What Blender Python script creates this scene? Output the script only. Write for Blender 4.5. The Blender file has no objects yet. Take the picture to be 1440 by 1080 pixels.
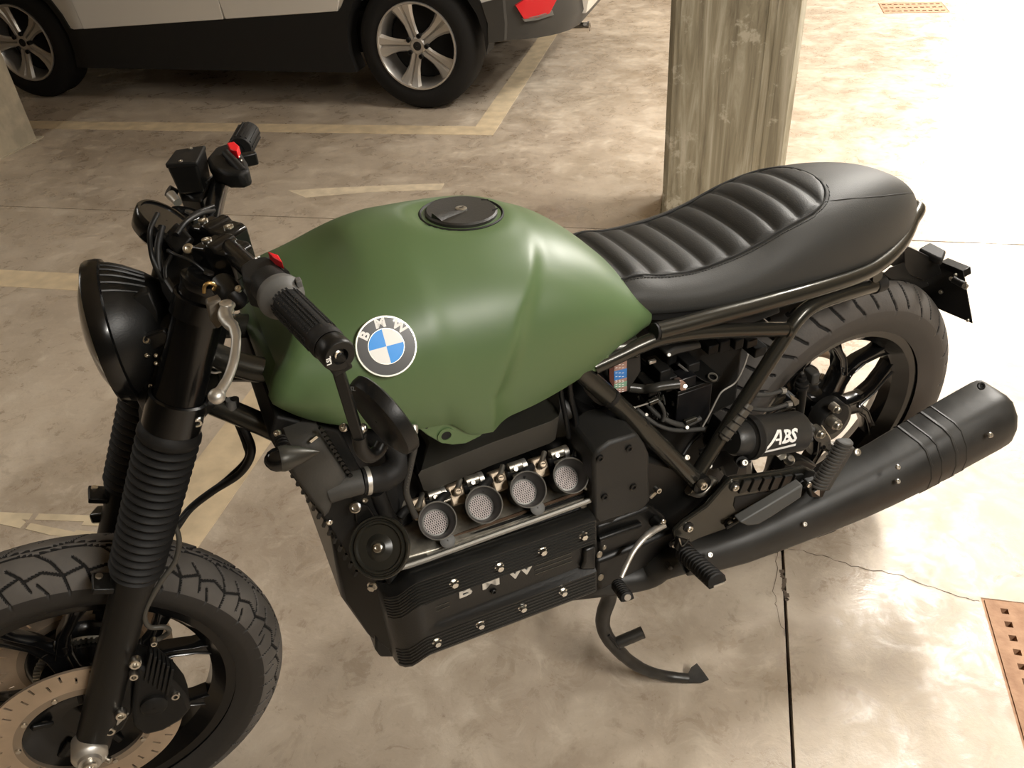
import bpy, bmesh, math, random
from mathutils import Vector, Matrix
from math import sin, cos, pi, radians, sqrt, atan2, hypot

# ---------------------------------------------------------------- camera
SC = bpy.context.scene
COL = SC.collection
FPX = 1164.216
PITCH, ROLL, YAW, CAMH = -0.63001, 0.07969, 0.26599, 1.49245
BIKE_X, BIKE_Y, BIKE_YAW = 0.27314, 1.52491, 0.64264

def rotm(axis, a):
    return Matrix.Rotation(a, 3, Vector(axis))
_base = Matrix(((1, 0, 0), (0, 0, 1), (0, -1, 0)))           # cam (x right, y down, z forward) -> world at rest
RC = rotm((0, 0, 1), YAW) @ rotm((1, 0, 0), PITCH) @ rotm((0, 1, 0), ROLL) @ _base
cam_d = bpy.data.cameras.new('camera')
cam = bpy.data.objects.new('camera', cam_d); COL.objects.link(cam)
_m = RC @ Matrix(((1, 0, 0), (0, -1, 0), (0, 0, -1)))
cam.matrix_world = Matrix.Translation((0, 0, CAMH)) @ _m.to_4x4()
cam_d.sensor_fit = 'HORIZONTAL'; cam_d.sensor_width = 36.0
cam_d.lens = FPX / 1440 * 36.0
cam_d.clip_start = 0.02; cam_d.clip_end = 100
SC.camera = cam

# ---------------------------------------------------------------- world, lamps, exposure
w = bpy.data.worlds.new('garage_air'); SC.world = w; w.use_nodes = True
w.node_tree.nodes['Background'].inputs[0].default_value = (1.0, 0.93, 0.84, 1)
w.node_tree.nodes['Background'].inputs[1].default_value = 0.24
LAMPS = [  # x, y, z, length along y, watts, yaw
    (1.28, 3.3, 2.52, 1.5, 104, 0), (2.5, 6.6, 2.52, 1.5, 130, 0), (3.2, 9.8, 2.52, 1.5, 170, 0), (3.9, 13.2, 2.52, 1.5, 170, 0),
    (1.5, -0.35, 2.52, 1.5, 66, 0), (-3.6, 1.2, 2.52, 1.5, 15, 0), (-3.0, 8.3, 2.52, 1.5, 40, 0),
]
for i, (x, y, z, ln, wt, yw) in enumerate(LAMPS):
    ld = bpy.data.lights.new('ceiling_lamp_light', 'AREA'); ld.shape = 'RECTANGLE'
    ld.size = 0.22; ld.size_y = ln; ld.energy = wt; ld.color = (1.0, 0.955, 0.88)
    lo = bpy.data.objects.new('ceiling_lamp_light', ld); COL.objects.link(lo)
    lo.location = (x, y, z); lo.rotation_euler = (0, 0, yw)
dl = bpy.data.lights.new('daylight_from_entrance', 'AREA'); dl.shape = 'RECTANGLE'; dl.size = 6.0; dl.size_y = 2.3; dl.energy = 330; dl.color = (1.0, 0.97, 0.92)
do_ = bpy.data.objects.new('daylight_from_entrance', dl); COL.objects.link(do_); do_.location = (4.6, 16.0, 1.25); do_.rotation_euler = (radians(90), 0, 0)
SC.view_settings.view_transform = 'Standard'; SC.view_settings.look = 'None'
SC.view_settings.gamma = 1.0; SC.view_settings.use_curve_mapping = False
SC.view_settings.exposure = 0.70

# ---------------------------------------------------------------- measuring helpers
RB = Matrix(((cos(BIKE_YAW + pi), -sin(BIKE_YAW + pi), 0), (sin(BIKE_YAW + pi), cos(BIKE_YAW + pi), 0), (0, 0, 1)))
OB = RB.transposed() @ (Vector((0, 0, CAMH)) - Vector((BIKE_X, BIKE_Y, 0)))
def _solve(o, d, k, val):
    return o + d * ((val - o[k]) / d[k])
def P(px, py, v=None, u=None, w=None):
    """a measured point of the motorcycle in its own frame: x forward, y to its left, z up"""
    d = RB.transposed() @ (RC @ Vector(((px - 720) / FPX, (py - 540) / FPX, 1)))
    if v is not None: return _solve(OB, d, 1, v)
    if u is not None: return _solve(OB, d, 0, u)
    return _solve(OB, d, 2, w)

# ---------------------------------------------------------------- materials
MATS = {}
def mat(name, col, rough=0.5, metal=0.0, bump=0.0, bscale=300, var=0.0, vscale=8, rvar=0.0, coat=0.0, emit=None, spec=None, col2=None, detail=4):
    if name in MATS: return MATS[name]
    m = bpy.data.materials.new(name); m.use_nodes = True; MATS[name] = m
    nt = m.node_tree; n = nt.nodes; l = nt.links; b = n['Principled BSDF']
    c = tuple(col) + (1,)
    b.inputs['Base Color'].default_value = c; b.inputs['Roughness'].default_value = rough
    b.inputs['Metallic'].default_value = metal; b.inputs['Coat Weight'].default_value = coat
    if spec is not None: b.inputs['Specular IOR Level'].default_value = spec
    if emit: b.inputs['Emission Color'].default_value = c; b.inputs['Emission Strength'].default_value = emit
    tc = n.new('ShaderNodeTexCoord')
    if var or rvar:
        nz = n.new('ShaderNodeTexNoise'); nz.inputs['Scale'].default_value = vscale; nz.inputs['Detail'].default_value = detail
        l.new(tc.outputs['Object'], nz.inputs['Vector'])
        if var:
            mx = n.new('ShaderNodeMix'); mx.data_type = 'RGBA'
            c2 = tuple(col2) if col2 else tuple(min(1, x * (1 + var)) for x in col)
            mx.inputs[6].default_value = tuple(x * (1 - var) for x in col) + (1,) if not col2 else c
            mx.inputs[7].default_value = c2 + (1,)
            cr = n.new('ShaderNodeMapRange'); cr.inputs[1].default_value = 0.35; cr.inputs[2].default_value = 0.65
            l.new(nz.outputs[0], cr.inputs[0]); l.new(cr.outputs[0], mx.inputs[0]); l.new(mx.outputs[2], b.inputs['Base Color'])
        if rvar:
            mr = n.new('ShaderNodeMapRange'); mr.inputs[1].default_value = 0.3; mr.inputs[2].default_value = 0.7
            mr.inputs[3].default_value = max(0, rough - rvar); mr.inputs[4].default_value = min(1, rough + rvar)
            l.new(nz.outputs[0], mr.inputs[0]); l.new(mr.outputs[0], b.inputs['Roughness'])
    if bump:
        nb = n.new('ShaderNodeTexNoise'); nb.inputs['Scale'].default_value = bscale; nb.inputs['Detail'].default_value = 3
        l.new(tc.outputs['Object'], nb.inputs['Vector'])
        bp = n.new('ShaderNodeBump'); bp.inputs['Strength'].default_value = bump; bp.inputs['Distance'].default_value = 0.001
        l.new(nb.outputs[0], bp.inputs['Height']); l.new(bp.outputs[0], b.inputs['Normal'])
    return m

# ---------------------------------------------------------------- mesh builder
def frame_z(d):
    d = Vector(d).normalized()
    a = Vector((0, 0, 1)) if abs(d.z) < 0.95 else Vector((1, 0, 0))
    x = a.cross(d).normalized(); y = d.cross(x)
    return x, y, d
def crom(pts, n=8):
    pts = [Vector(p) for p in pts]
    if len(pts) < 3: return pts
    q = [2 * pts[0] - pts[1]] + pts + [2 * pts[-1] - pts[-2]]
    out = []
    for i in range(1, len(q) - 2):
        p0, p1, p2, p3 = q[i - 1:i + 3]
        for k in range(n):
            t = k / n
            out.append(0.5 * ((2 * p1) + (p2 - p0) * t + (2 * p0 - 5 * p1 + 4 * p2 - p3) * t * t + (3 * p1 - p0 - 3 * p2 + p3) * t ** 3))
    out.append(pts[-1]); return out
class MB:
    def __init__(s): s.v = []; s.f = []; s.mi = []; s.cur = 0
    def add(s, vs, fs):
        o = len(s.v); s.v += [Vector(p) for p in vs]
        for f in fs: s.f.append(tuple(i + o for i in f)); s.mi.append(s.cur)
        return s
    def box(s, c, size, rot=None, top=1.0):
        hx, hy, hz = size[0] / 2, size[1] / 2, size[2] / 2
        R = rot if rot else Matrix.Identity(3); c = Vector(c); vs = []
        for z in (-1, 1):
            k = top if z > 0 else 1
            for x, y in ((-1, -1), (1, -1), (1, 1), (-1, 1)): vs.append(c + R @ Vector((x * hx * k, y * hy * k, z * hz)))
        return s.add(vs, [(3, 2, 1, 0), (4, 5, 6, 7), (0, 1, 5, 4), (1, 2, 6, 5), (2, 3, 7, 6), (3, 0, 4, 7)])
    def bar(s, a, b, wd, th, up=(0, 0, 1)):
        a = Vector(a); b = Vector(b); d = (b - a).normalized(); sd = d.cross(Vector(up)).normalized(); u = sd.cross(d)
        vs = []
        for p in (a, b):
            for i, j in ((-1, -1), (1, -1), (1, 1), (-1, 1)): vs.append(p + sd * i * wd / 2 + u * j * th / 2)
        return s.add(vs, [(3, 2, 1, 0), (4, 5, 6, 7), (0, 1, 5, 4), (1, 2, 6, 5), (2, 3, 7, 6), (3, 0, 4, 7)])
    def tube(s, path, r, n=12, smooth=0, caps=True, closed=False, flat=1.0, up=None):
        pts = crom(path, smooth) if smooth else [Vector(p) for p in path]
        m = len(pts); T = []
        for i in range(m):
            if closed: t = pts[(i + 1) % m] - pts[i - 1]
            else: t = pts[min(i + 1, m - 1)] - pts[max(i - 1, 0)]
            T.append(t.normalized())
        x, y, _ = frame_z(T[0])
        if up: y = Vector(up); x = y.cross(T[0]).normalized(); y = T[0].cross(x)
        vs = []
        for i in range(m):
            if i:
                ax = T[i - 1].cross(T[i])
                if ax.length > 1e-9:
                    R = Matrix.Rotation(T[i - 1].angle(T[i]), 3, ax); x = R @ x; y = R @ y
            rr = r[min(len(r) - 1, int(i * len(r) / m))] if isinstance(r, (list, tuple)) and len(r) != 2 else (r[0] + (r[1] - r[0]) * i / max(1, m - 1) if isinstance(r, (list, tuple)) else r)
            for k in range(n):
                a = 2 * pi * k / n; vs.append(pts[i] + x * cos(a) * rr + y * sin(a) * rr * flat)
        fs = []
        for i in range(m if closed else m - 1):
            for k in range(n):
                j = (i + 1) % m; fs.append((i * n + k, i * n + (k + 1) % n, j * n + (k + 1) % n, j * n + k))
        if caps and not closed: fs.append(tuple(range(n))[::-1]); fs.append(tuple((m - 1) * n + k for k in range(n)))
        return s.add(vs, fs)
    def cyl(s, a, b, r, r2=None, n=24, caps=True):
        return s.tube([a, b], [r, r if r2 is None else r2], n, caps=caps)
    def lathe(s, prof, o, axis, n=48, caps=False, ref=None, a0=0, a1=2 * pi):
        """profile of (distance along axis, radius)"""
        o = Vector(o); x, y, z = frame_z(axis)
        if ref: x = Vector(ref).normalized(); y = z.cross(x)
        full = abs(a1 - a0 - 2 * pi) < 1e-6; cnt = n if full else n + 1; vs = []
        for (h, r) in prof:
            for k in range(cnt):
                a = a0 + (a1 - a0) * k / n; vs.append(o + z * h + x * cos(a) * r + y * sin(a) * r)
        fs = []
        for i in range(len(prof) - 1):
            for k in range(n):
                k2 = (k + 1) % cnt; fs.append((i * cnt + k, i * cnt + k2, (i + 1) * cnt + k2, (i + 1) * cnt + k))
        if caps: fs.append(tuple(range(cnt))[::-1]); fs.append(tuple((len(prof) - 1) * cnt + k for k in range(cnt)))
        return s.add(vs, fs)
    def prism(s, poly, vec):
        n = len(poly); poly = [Vector(p) for p in poly]; vec = Vector(vec)
        return s.add(poly + [p + vec for p in poly], [tuple(range(n))[::-1], tuple(range(n, 2 * n))] + [(i, (i + 1) % n, n + (i + 1) % n, n + i) for i in range(n)])
    def loft(s, rings, caps=True, closed=True):
        n = len(rings[0]); vs = [p for r in rings for p in r]; fs = []
        for i in range(len(rings) - 1):
            for k in range(n if closed else n - 1):
                k2 = (k + 1) % n; fs.append((i * n + k, i * n + k2, (i + 1) * n + k2, (i + 1) * n + k))
        if caps: fs.append(tuple(range(n))[::-1]); fs.append(tuple((len(rings) - 1) * n + k for k in range(n)))
        return s.add(vs, fs)
    def ball(s, c, r, n=16, m=10, rot=None):
        r = (r, r, r) if not isinstance(r, (list, tuple)) else r; c = Vector(c); R = rot or Matrix.Identity(3)
        vs = []; fs = []
        for i in range(m + 1):
            t = pi * i / m
            for k in range(n):
                a = 2 * pi * k / n; vs.append(c + R @ Vector((r[0] * sin(t) * cos(a), r[1] * sin(t) * sin(a), r[2] * cos(t))))
        for i in range(m):
            for k in range(n): fs.append((i * n + k, i * n + (k + 1) % n, (i + 1) * n + (k + 1) % n, (i + 1) * n + k))
        return s.add(vs, fs)
    def bolt(s, c, ax, r=0.006, h=0.005, hexa=False):
        """a cap screw head with a socket, or a hexagon head on a washer"""
        c = Vector(c); ax = Vector(ax).normalized()
        if hexa:
            s.cyl(c, c + ax * h * .3, r * 1.35, n=20); s.cyl(c + ax * h * .3, c + ax * h, r, r * .93, n=6)
        else:
            s.lathe([(0, r * .2), (0, r), (h * .8, r), (h, r * .82), (h, r * .5), (h * .4, r * .45), (h * .4, 0.0001)], c, ax, n=14)
        return s
    def build(s, name, m, parent=None, bevel=0, ang=40, label=None, kind=None, segs=2, weld=False):
        me = bpy.data.meshes.new(name); me.from_pydata([tuple(p) for p in s.v], [], s.f)
        ms = m if isinstance(m, (list, tuple)) else [m]
        for k in ms: me.materials.append(k)
        for p, i in zip(me.polygons, s.mi): p.material_index = min(i, len(ms) - 1)
        bm = bmesh.new(); bm.from_mesh(me)
        if weld: bmesh.ops.remove_doubles(bm, verts=bm.verts, dist=1e-6)
        bmesh.ops.recalc_face_normals(bm, faces=bm.faces); bm.to_mesh(me); bm.free()
        me.polygons.foreach_set('use_smooth', [True] * len(me.polygons))
        me.set_sharp_from_angle(angle=radians(ang))
        o = bpy.data.objects.new(name, me); COL.objects.link(o)
        if parent: o.parent = parent
        if label: o['label'] = label
        if kind: o['kind'] = kind
        if bevel:
            b = o.modifiers.new('edge', 'BEVEL'); b.width = bevel; b.segments = segs; b.limit_method = 'ANGLE'; b.angle_limit = radians(35)
            b.harden_normals = False
        return o
def empty(name, loc=(0, 0, 0), rz=0, label=None, cat=None, group=None):
    o = bpy.data.objects.new(name, None); COL.objects.link(o); o.location = loc; o.rotation_euler = (0, 0, rz); o.empty_display_size = .1
    if label: o['label'] = label
    if cat: o['category'] = cat
    if group: o['group'] = group
    return o
def tag(o, label=None, cat=None, group=None, kind=None):
    if label: o['label'] = label
    if cat: o['category'] = cat
    if group: o['group'] = group
    if kind: o['kind'] = kind
    return o
def copy_tree(o, parent=None):
    c = o.copy(); COL.objects.link(c); c.parent = parent
    for ch in [k for k in bpy.data.objects if k.parent == o]: copy_tree(ch, c)
    return c
def text(s_, size, o, x, y, m, parent, name='lettering', depth=0.0006, bold=0.0, sx=1.0, align='CENTER', label=None, warp=None, shear=0.0, seg=2):
    """raised lettering: origin o, reading direction x, up direction y"""
    cu = bpy.data.curves.new('t', 'FONT'); cu.body = s_; cu.size = size; cu.extrude = depth; cu.offset = bold; cu.align_x = align; cu.align_y = 'CENTER'
    cu.shear = shear; cu.resolution_u = seg
    ob = bpy.data.objects.new('t', cu); COL.objects.link(ob); bpy.context.view_layer.update()
    me = bpy.data.meshes.new_from_object(ob.evaluated_get(bpy.context.evaluated_depsgraph_get()))
    bpy.data.objects.remove(ob)
    x = Vector(x).normalized(); y = Vector(y); y = (y - x * y.dot(x)).normalized(); z = x.cross(y); o = Vector(o)
    for v in me.vertices:
        p = o + x * v.co.x * sx + y * v.co.y + z * v.co.z
        v.co = warp(p) if warp else p
    me.materials.clear(); me.materials.append(m); me.name = name
    r = bpy.data.objects.new(name, me); COL.objects.link(r); r.parent = parent
    if label: r['label'] = label
    return r
# ================================================================ floor, pillars, room
def floor_material():
    m = bpy.data.materials.new('worn_concrete'); m.use_nodes = True; nt = m.node_tree; n = nt.nodes; l = nt.links; b = n['Principled BSDF']
    tc = n.new('ShaderNodeNewGeometry')
    def noise(sc, det=5, rough=.6, stretch=None, dist=0.0):
        z = n.new('ShaderNodeTexNoise'); z.inputs['Scale'].default_value = sc; z.inputs['Detail'].default_value = det; z.inputs['Roughness'].default_value = rough
        z.inputs['Distortion'].default_value = dist
        src = tc.outputs['Position']
        if stretch:
            mp = n.new('ShaderNodeMapping'); mp.inputs['Scale'].default_value = stretch; l.new(src, mp.inputs[0]); src = mp.outputs[0]
        l.new(src, z.inputs['Vector']); return z.outputs[0]
    def mr(x, a, c, d=0, e=1, clamp=True):
        r = n.new('ShaderNodeMapRange'); r.inputs[1].default_value = a; r.inputs[2].default_value = c; r.inputs[3].default_value = d; r.inputs[4].default_value = e
        l.new(x, r.inputs[0]); return r.outputs[0]
    def mix(f, a, c):
        x = n.new('ShaderNodeMix'); x.data_type = 'RGBA'
        if hasattr(f, 'links'): l.new(f, x.inputs[0])
        else: x.inputs[0].default_value = f
        for s_, i in ((a, 6), (c, 7)):
            if isinstance(s_, tuple): x.inputs[i].default_value = s_ + (1,)
            else: l.new(s_, x.inputs[i])
        return x.outputs[2]
    big = noise(1.1, 6, .62); mid = noise(4.5, 6, .65, None, .4); reflection_band = noise(1.0, 5, .6, (.55, 2.6, 1)); fine = noise(38, 5, .7); speck = noise(120, 3, .6)
    c = mix(mr(big, .35, .65), (.385, .315, .245), (.50, .42, .33))
    c = mix(mr(mid, .47, .66, 0, .7), c, (.58, .50, .40))
    c = mix(mr(reflection_band, .52, .68, 0, .55), c, (.31, .25, .19))  # streaks between long lamp reflections, painted into the concrete colour
    c = mix(mr(fine, .56, .72, 0, .35), c, (.29, .23, .17))
    m2 = noise(13, 8, .72, None, .8); m3 = noise(2.6, 8, .7, None, .5)
    c = mix(mr(m3, .50, .66, 0, .55), c, (.30, .235, .165))
    c = mix(mr(m2, .54, .66, 0, .50), c, (.62, .545, .44))
    c = mix(mr(m2, .46, .34, 0, .45), c, (.27, .21, .15))
    c = mix(mr(speck, .68, .76, 0, .6), c, (.17, .13, .10))
    l.new(c, b.inputs['Base Color'])
    rg = n.new('ShaderNodeMath'); rg.operation = 'ADD'
    l.new(mr(mid, .38, .62, .20, .48), rg.inputs[0]); l.new(mr(m2, .40, .62, -.06, .22), rg.inputs[1]); l.new(rg.outputs[0], b.inputs['Roughness'])
    b.inputs['Specular IOR Level'].default_value = .55
    hs = n.new('ShaderNodeMath'); hs.operation = 'ADD'; l.new(m2, hs.inputs[0]); l.new(fine, hs.inputs[1])
    bp = n.new('ShaderNodeBump'); bp.inputs['Strength'].default_value = .35; bp.inputs['Distance'].default_value = .0025
    l.new(hs.outputs[0], bp.inputs['Height']); l.new(bp.outputs[0], b.inputs['Normal'])
    return m
M_floor = floor_material(); MATS['floor'] = M_floor
M_joint = mat('dark_joint_filler', (.075, .06, .045), .9)
M_paint = mat('worn_cream_floor_paint', (.62, .50, .335), .55, var=.12, vscale=14, rvar=.1, bump=.3, bscale=60)
M_stroke = mat('faint_cream_floor_paint', (.62, .52, .36), .6, var=.12, vscale=14)
M_iron = mat('rusty_cast_iron', (.30, .165, .095), .75, .1, bump=.8, bscale=120, var=.3, vscale=30, col2=(.42, .25, .15))
M_pit = mat('dark_pit', (.05, .035, .025), .95)

base = MB().box((0, 6, -.11), (24, 32, .12)).build('floor', M_joint, kind='structure')
def slab(x0, x1, y0, y1, holes=()):
    """a poured slab with real openings where the drain gratings sit"""
    xs = sorted({x0, x1} | {h[0] for h in holes} | {h[1] for h in holes}); ys = sorted({y0, y1} | {h[2] for h in holes} | {h[3] for h in holes})
    mb = MB()
    for i in range(len(xs) - 1):
        for j in range(len(ys) - 1):
            a, b_, c, d = xs[i], xs[i + 1], ys[j], ys[j + 1]
            if any(a >= h[0] - 1e-6 and b_ <= h[1] + 1e-6 and c >= h[2] - 1e-6 and d <= h[3] + 1e-6 for h in holes): continue
            mb.box(((a + b_) / 2, (c + d) / 2, -.025), (b_ - a, d - c, .05))
    o = mb.build('concrete_slab', M_floor, base); return o
g = .0035
DR1 = (.643, 1.30, .66, 1.345); DR2 = (1.10, 1.53, 6.605, 6.93)
slab(-12, .235 - g, -10, 3.062 - g); slab(.235 + g, 12, -10, 3.062 - g, [DR1]); slab(-12, 12, 3.062 + g, 22, [DR2])
def drain(r, nx, ny, hs, label):
    x0, x1, y0, y1 = r; t = empty('drain_grate', ((x0 + x1) / 2, (y0 + y1) / 2, 0), 0, label, 'drain grate', None)
    cx, cy = (x0 + x1) / 2, (y0 + y1) / 2; W = x1 - x0 - .012; H = y1 - y0 - .012
    px, py = W / nx, H / ny; mb = MB()
    xs = [-W / 2]; ys = [-H / 2]
    m_ = .008
    ux, uy = (W - 2 * m_) / nx, (H - 2 * m_) / ny
    for i in range(nx): c = -W / 2 + m_ + ux * (i + .5); xs += [c - hs / 2, c + hs / 2]
    for j in range(ny): c = -H / 2 + m_ + uy * (j + .5); ys += [c - hs / 2, c + hs / 2]
    xs.append(W / 2); ys.append(H / 2); k = len(ys)
    for z in (0, -.018): pass
    vs = [(x, y, z) for z in (.001, -.018) for x in xs for y in ys]; N = len(xs) * k; fs = []
    def hole(i, j): return i % 2 == 1 and j % 2 == 1
    for i in range(len(xs) - 1):
        for j in range(len(ys) - 1):
            a = i * k + j
            if hole(i, j):
                q = [a, a + 1, a + k + 1, a + k]
                for e in range(4): fs.append((q[e], q[(e + 1) % 4], q[(e + 1) % 4] + N, q[e] + N))
            else: fs.append((a, a + k, a + k + 1, a + 1)); fs.append((a + N, a + 1 + N, a + k + 1 + N, a + k + N))
    q = [0, (len(xs) - 1) * k, len(xs) * k - 1, k - 1]
    for e in range(4): fs.append((q[e], q[(e + 1) % 4], q[(e + 1) % 4] + N, q[e] + N))
    mb.add(vs, fs); mb.build('grating', M_iron, t)
    f = MB()
    for (c, s_) in (((0, -H / 2 - .003, -.012), (W + .012, .006, .02)), ((0, H / 2 + .003, -.012), (W + .012, .006, .02)), ((-W / 2 - .003, 0, -.012), (.006, H, .02)), ((W / 2 + .003, 0, -.012), (.006, H, .02))): f.box(c, s_)
    f.build('frame', M_iron, t)
    return t
drain(DR1, 12, 19, .0145, 'rusty square-holed drain grate cut by the right edge of the photo')
drain(DR2, 10, 3, .026, 'small rusty drain grate far behind the concrete pillar at the top right')

# painted bay lines: thin coats lying on the slab
def stripe(pts, m=None, name='painted_line', z=.0012):
    return MB().prism([(x, y, 0.0) for x, y in pts], (0, 0, z)).build(name, m or M_paint, base)
stripe([(-1.168, -1.6), (-1.168, 2.49), (-4.9, 2.455), (-4.9, 2.33), (-1.352, 2.36), (-1.345, 1.4), (-1.31, -1.6)], M_paint)
stripe([(-1.115, 4.105), (-1.165, 9.0), (-1.285, 9.0), (-1.24, 4.105)], M_paint)
stripe([(-1.24, 4.105), (-5.2, 4.11), (-5.2, 4.24), (-1.24, 4.235)], M_paint)
def G(px, py):
    d = RC @ Vector(((px - 720) / FPX, (py - 540) / FPX, 1)); return (d.x * -CAMH / d.z, d.y * -CAMH / d.z)
Z7 = lambda x, y: G(x / 7.2, 660 + y / 7.2)
for pl in ([(-160, 425), (330, 450), (290, 512), (225, 510), (262, 535), (200, 598), (-160, 520)], [(395, 450), (950, 468), (1100, 475), (1080, 580), (825, 565), (850, 530), (350, 512)], [(310, 545), (755, 635), (775, 615), (1080, 650), (1010, 720), (750, 700), (500, 665), (258, 605)]):
    stripe([Z7(*p) for p in pl], M_stroke, 'painted_mark', .0008)
# hairline cracks and a long pale scrape
M_crack = mat('crack_dirt', (.12, .09, .065), .95)
def crack(pts, wd):
    mb = MB(); r = random.Random(4); pts = [G(*p) for p in pts]; Q = []
    for (a, b_) in zip(pts, pts[1:]):
        for k in range(6): t = k / 6; Q.append((a[0] + (b_[0] - a[0]) * t + r.uniform(-.004, .004), a[1] + (b_[1] - a[1]) * t + r.uniform(-.004, .004)))
    for a, b_ in zip(Q, Q[1:]):
        d = Vector((b_[0] - a[0], b_[1] - a[1], 0)); s_ = Vector((-d.y, d.x, 0)).normalized() * wd * r.uniform(.4, 1); a = Vector((*a, .0006)); b_ = Vector((*b_, .0006))
        mb.add([a - s_, a + s_, b_ + s_, b_ - s_], [(0, 1, 2, 3)])
    mb.build('crack', M_crack, base)
crack([(1105, 770), (1150, 780), (1195, 795), (1260, 808), (1310, 825), (1360, 842), (1382, 846)], .0012)
crack([(1100, 800), (1102, 828), (1108, 850)], .006)
crack([(1095, 770), (1088, 830), (1092, 860), (1105, 900)], .0008)
stripe([G(405, 268), G(470, 264), G(560, 260), G(625, 258), G(620, 267), G(520, 270), G(430, 278)], mat('pale_scrape', (.68, .58, .43), .6, var=.1, vscale=20), 'pale_scrape', .0005)

def pillar_material():
    m = mat('board_marked_concrete', (.36, .315, .215), .85, bump=.6, bscale=40)
    nt = m.node_tree; n = nt.nodes; l = nt.links; b = n['Principled BSDF']; tc = n.new('ShaderNodeTexCoord')
    mp = n.new('ShaderNodeMapping'); mp.inputs['Scale'].default_value = (16, 16, 1.1); l.new(tc.outputs['Object'], mp.inputs[0])
    a = n.new('ShaderNodeTexNoise'); a.inputs['Scale'].default_value = 1.5; a.inputs['Detail'].default_value = 9; a.inputs['Roughness'].default_value = .68; a.inputs['Distortion'].default_value = .6; l.new(mp.outputs[0], a.inputs[0])
    c = n.new('ShaderNodeTexNoise'); c.inputs['Scale'].default_value = 9; c.inputs['Detail'].default_value = 8; c.inputs['Roughness'].default_value = .7; l.new(tc.outputs['Object'], c.inputs[0])
    r = n.new('ShaderNodeValToRGB'); e = r.color_ramp.elements; e[0].position = .36; e[0].color = (.19, .165, .115, 1); e[1].position = .66; e[1].color = (.52, .485, .39, 1)
    x = e.new(.5); x.color = (.33, .295, .21, 1); l.new(a.outputs[0], r.inputs[0])
    k = n.new('ShaderNodeMapRange'); k.inputs[1].default_value = .58; k.inputs[2].default_value = .64; k.inputs[4].default_value = .75; l.new(c.outputs[0], k.inputs[0])
    mx = n.new('ShaderNodeMix'); mx.data_type = 'RGBA'; mx.inputs[7].default_value = (.56, .52, .42, 1); l.new(k.outputs[0], mx.inputs[0]); l.new(r.outputs[0], mx.inputs[6]); l.new(mx.outputs[2], b.inputs['Base Color'])
    return m
M_pillar = pillar_material()
M_pale = mat('pale_concrete', (.52, .46, .35), .85, bump=.5, bscale=40, var=.18, vscale=10)
def pillar(x0, x1, y0, y1, m, label, name='concrete_pillar', boards=True):
    t = empty(name, ((x0 + x1) / 2, (y0 + y1) / 2, 0), 0, label, 'pillar'); W = (x1 - x0) / 2; D = (y1 - y0) / 2; c = .018
    ring = [(-W + c, -D), (W - c, -D), (W, -D + c), (W, D - c), (W - c, D), (-W + c, D), (-W, D - c), (-W, -D + c)]
    MB().loft([[(x, y, z) for x, y in ring] for z in (0, 2.6)]).build('shaft', m, t)
    if boards:   # slightly proud panels left by the shuttering boards on the front face
        MB().box((-.07 + .17, -D - .0015, 1.3), (.0015, .003, 2.6)).build('board_seam', m, t)
        MB().box((W - .055, -D - .001, 1.3), (.07, .003, 2.6)).build('board_mark', m, t)
        MB().box((-W + .09, -D - .001, 1.3), (.11, .0025, 2.6)).build('board_mark', m, t)
    MB().box((0, 0, .003), (2 * W + .04, 2 * D + .04, .006)).build('mortar_skirt', m, t)
    return t
pillar(-.168, .265, 3.0, 3.42, M_pillar, 'weathered grey-green concrete pillar standing behind the motorcycle seat')
pillar(-4.35, -3.775, 3.38, 3.955, M_pale, 'pale concrete pillar cut by the left edge beside the white car', boards=False)

ceil = MB().box((0, 6, 2.66), (24, 32, .12)).build('ceiling', M_pale, kind='structure')
MB().box((-9, 6, 1.3), (.2, 32, 2.6)).build('wall_left', M_pale, kind='structure')
wb = MB(); wb.box((-5.3, 16.2, 1.3), (13.4, .2, 2.6)); wb.box((9.8, 16.2, 1.3), (4.4, .2, 2.6)); wb.box((4.5, 16.2, 2.52), (6.2, .2, .16)); wb.build('wall_back', M_pale, kind='structure')
MB().box((11.9, 6, 1.3), (.2, 32, 2.6)).build('wall_right', M_pale, kind='structure')
MB().box((1.4, -9.9, 1.3), (20.8, .2, 2.6)).build('wall_front', M_pale, kind='structure')
M_hous = mat('white_lamp_housing', (.8, .8, .78), .5)
lamp0 = None
where = ['above the space right of the motorcycle', 'beyond the pillar on the right', 'far down the lane on the right', 'farthest down the lane', 'above the photographer', 'at the left side of the garage', 'behind the white car']
for (x, y, z, ln, wt, yw), wh in zip(LAMPS, where):
    if lamp0 is None:
        lamp0 = empty('ceiling_lamp', (x, y, 2.6), 0); MB().box((0, 0, -.03), (.2, ln + .1, .06)).build('housing', M_hous, lamp0, .004); o = lamp0
    else: o = copy_tree(lamp0); o.location = (x, y, 2.6)
    tag(o, 'white strip lamp on the garage ceiling ' + wh, 'ceiling lamp', 'strip lamps on the garage ceiling')

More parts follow.
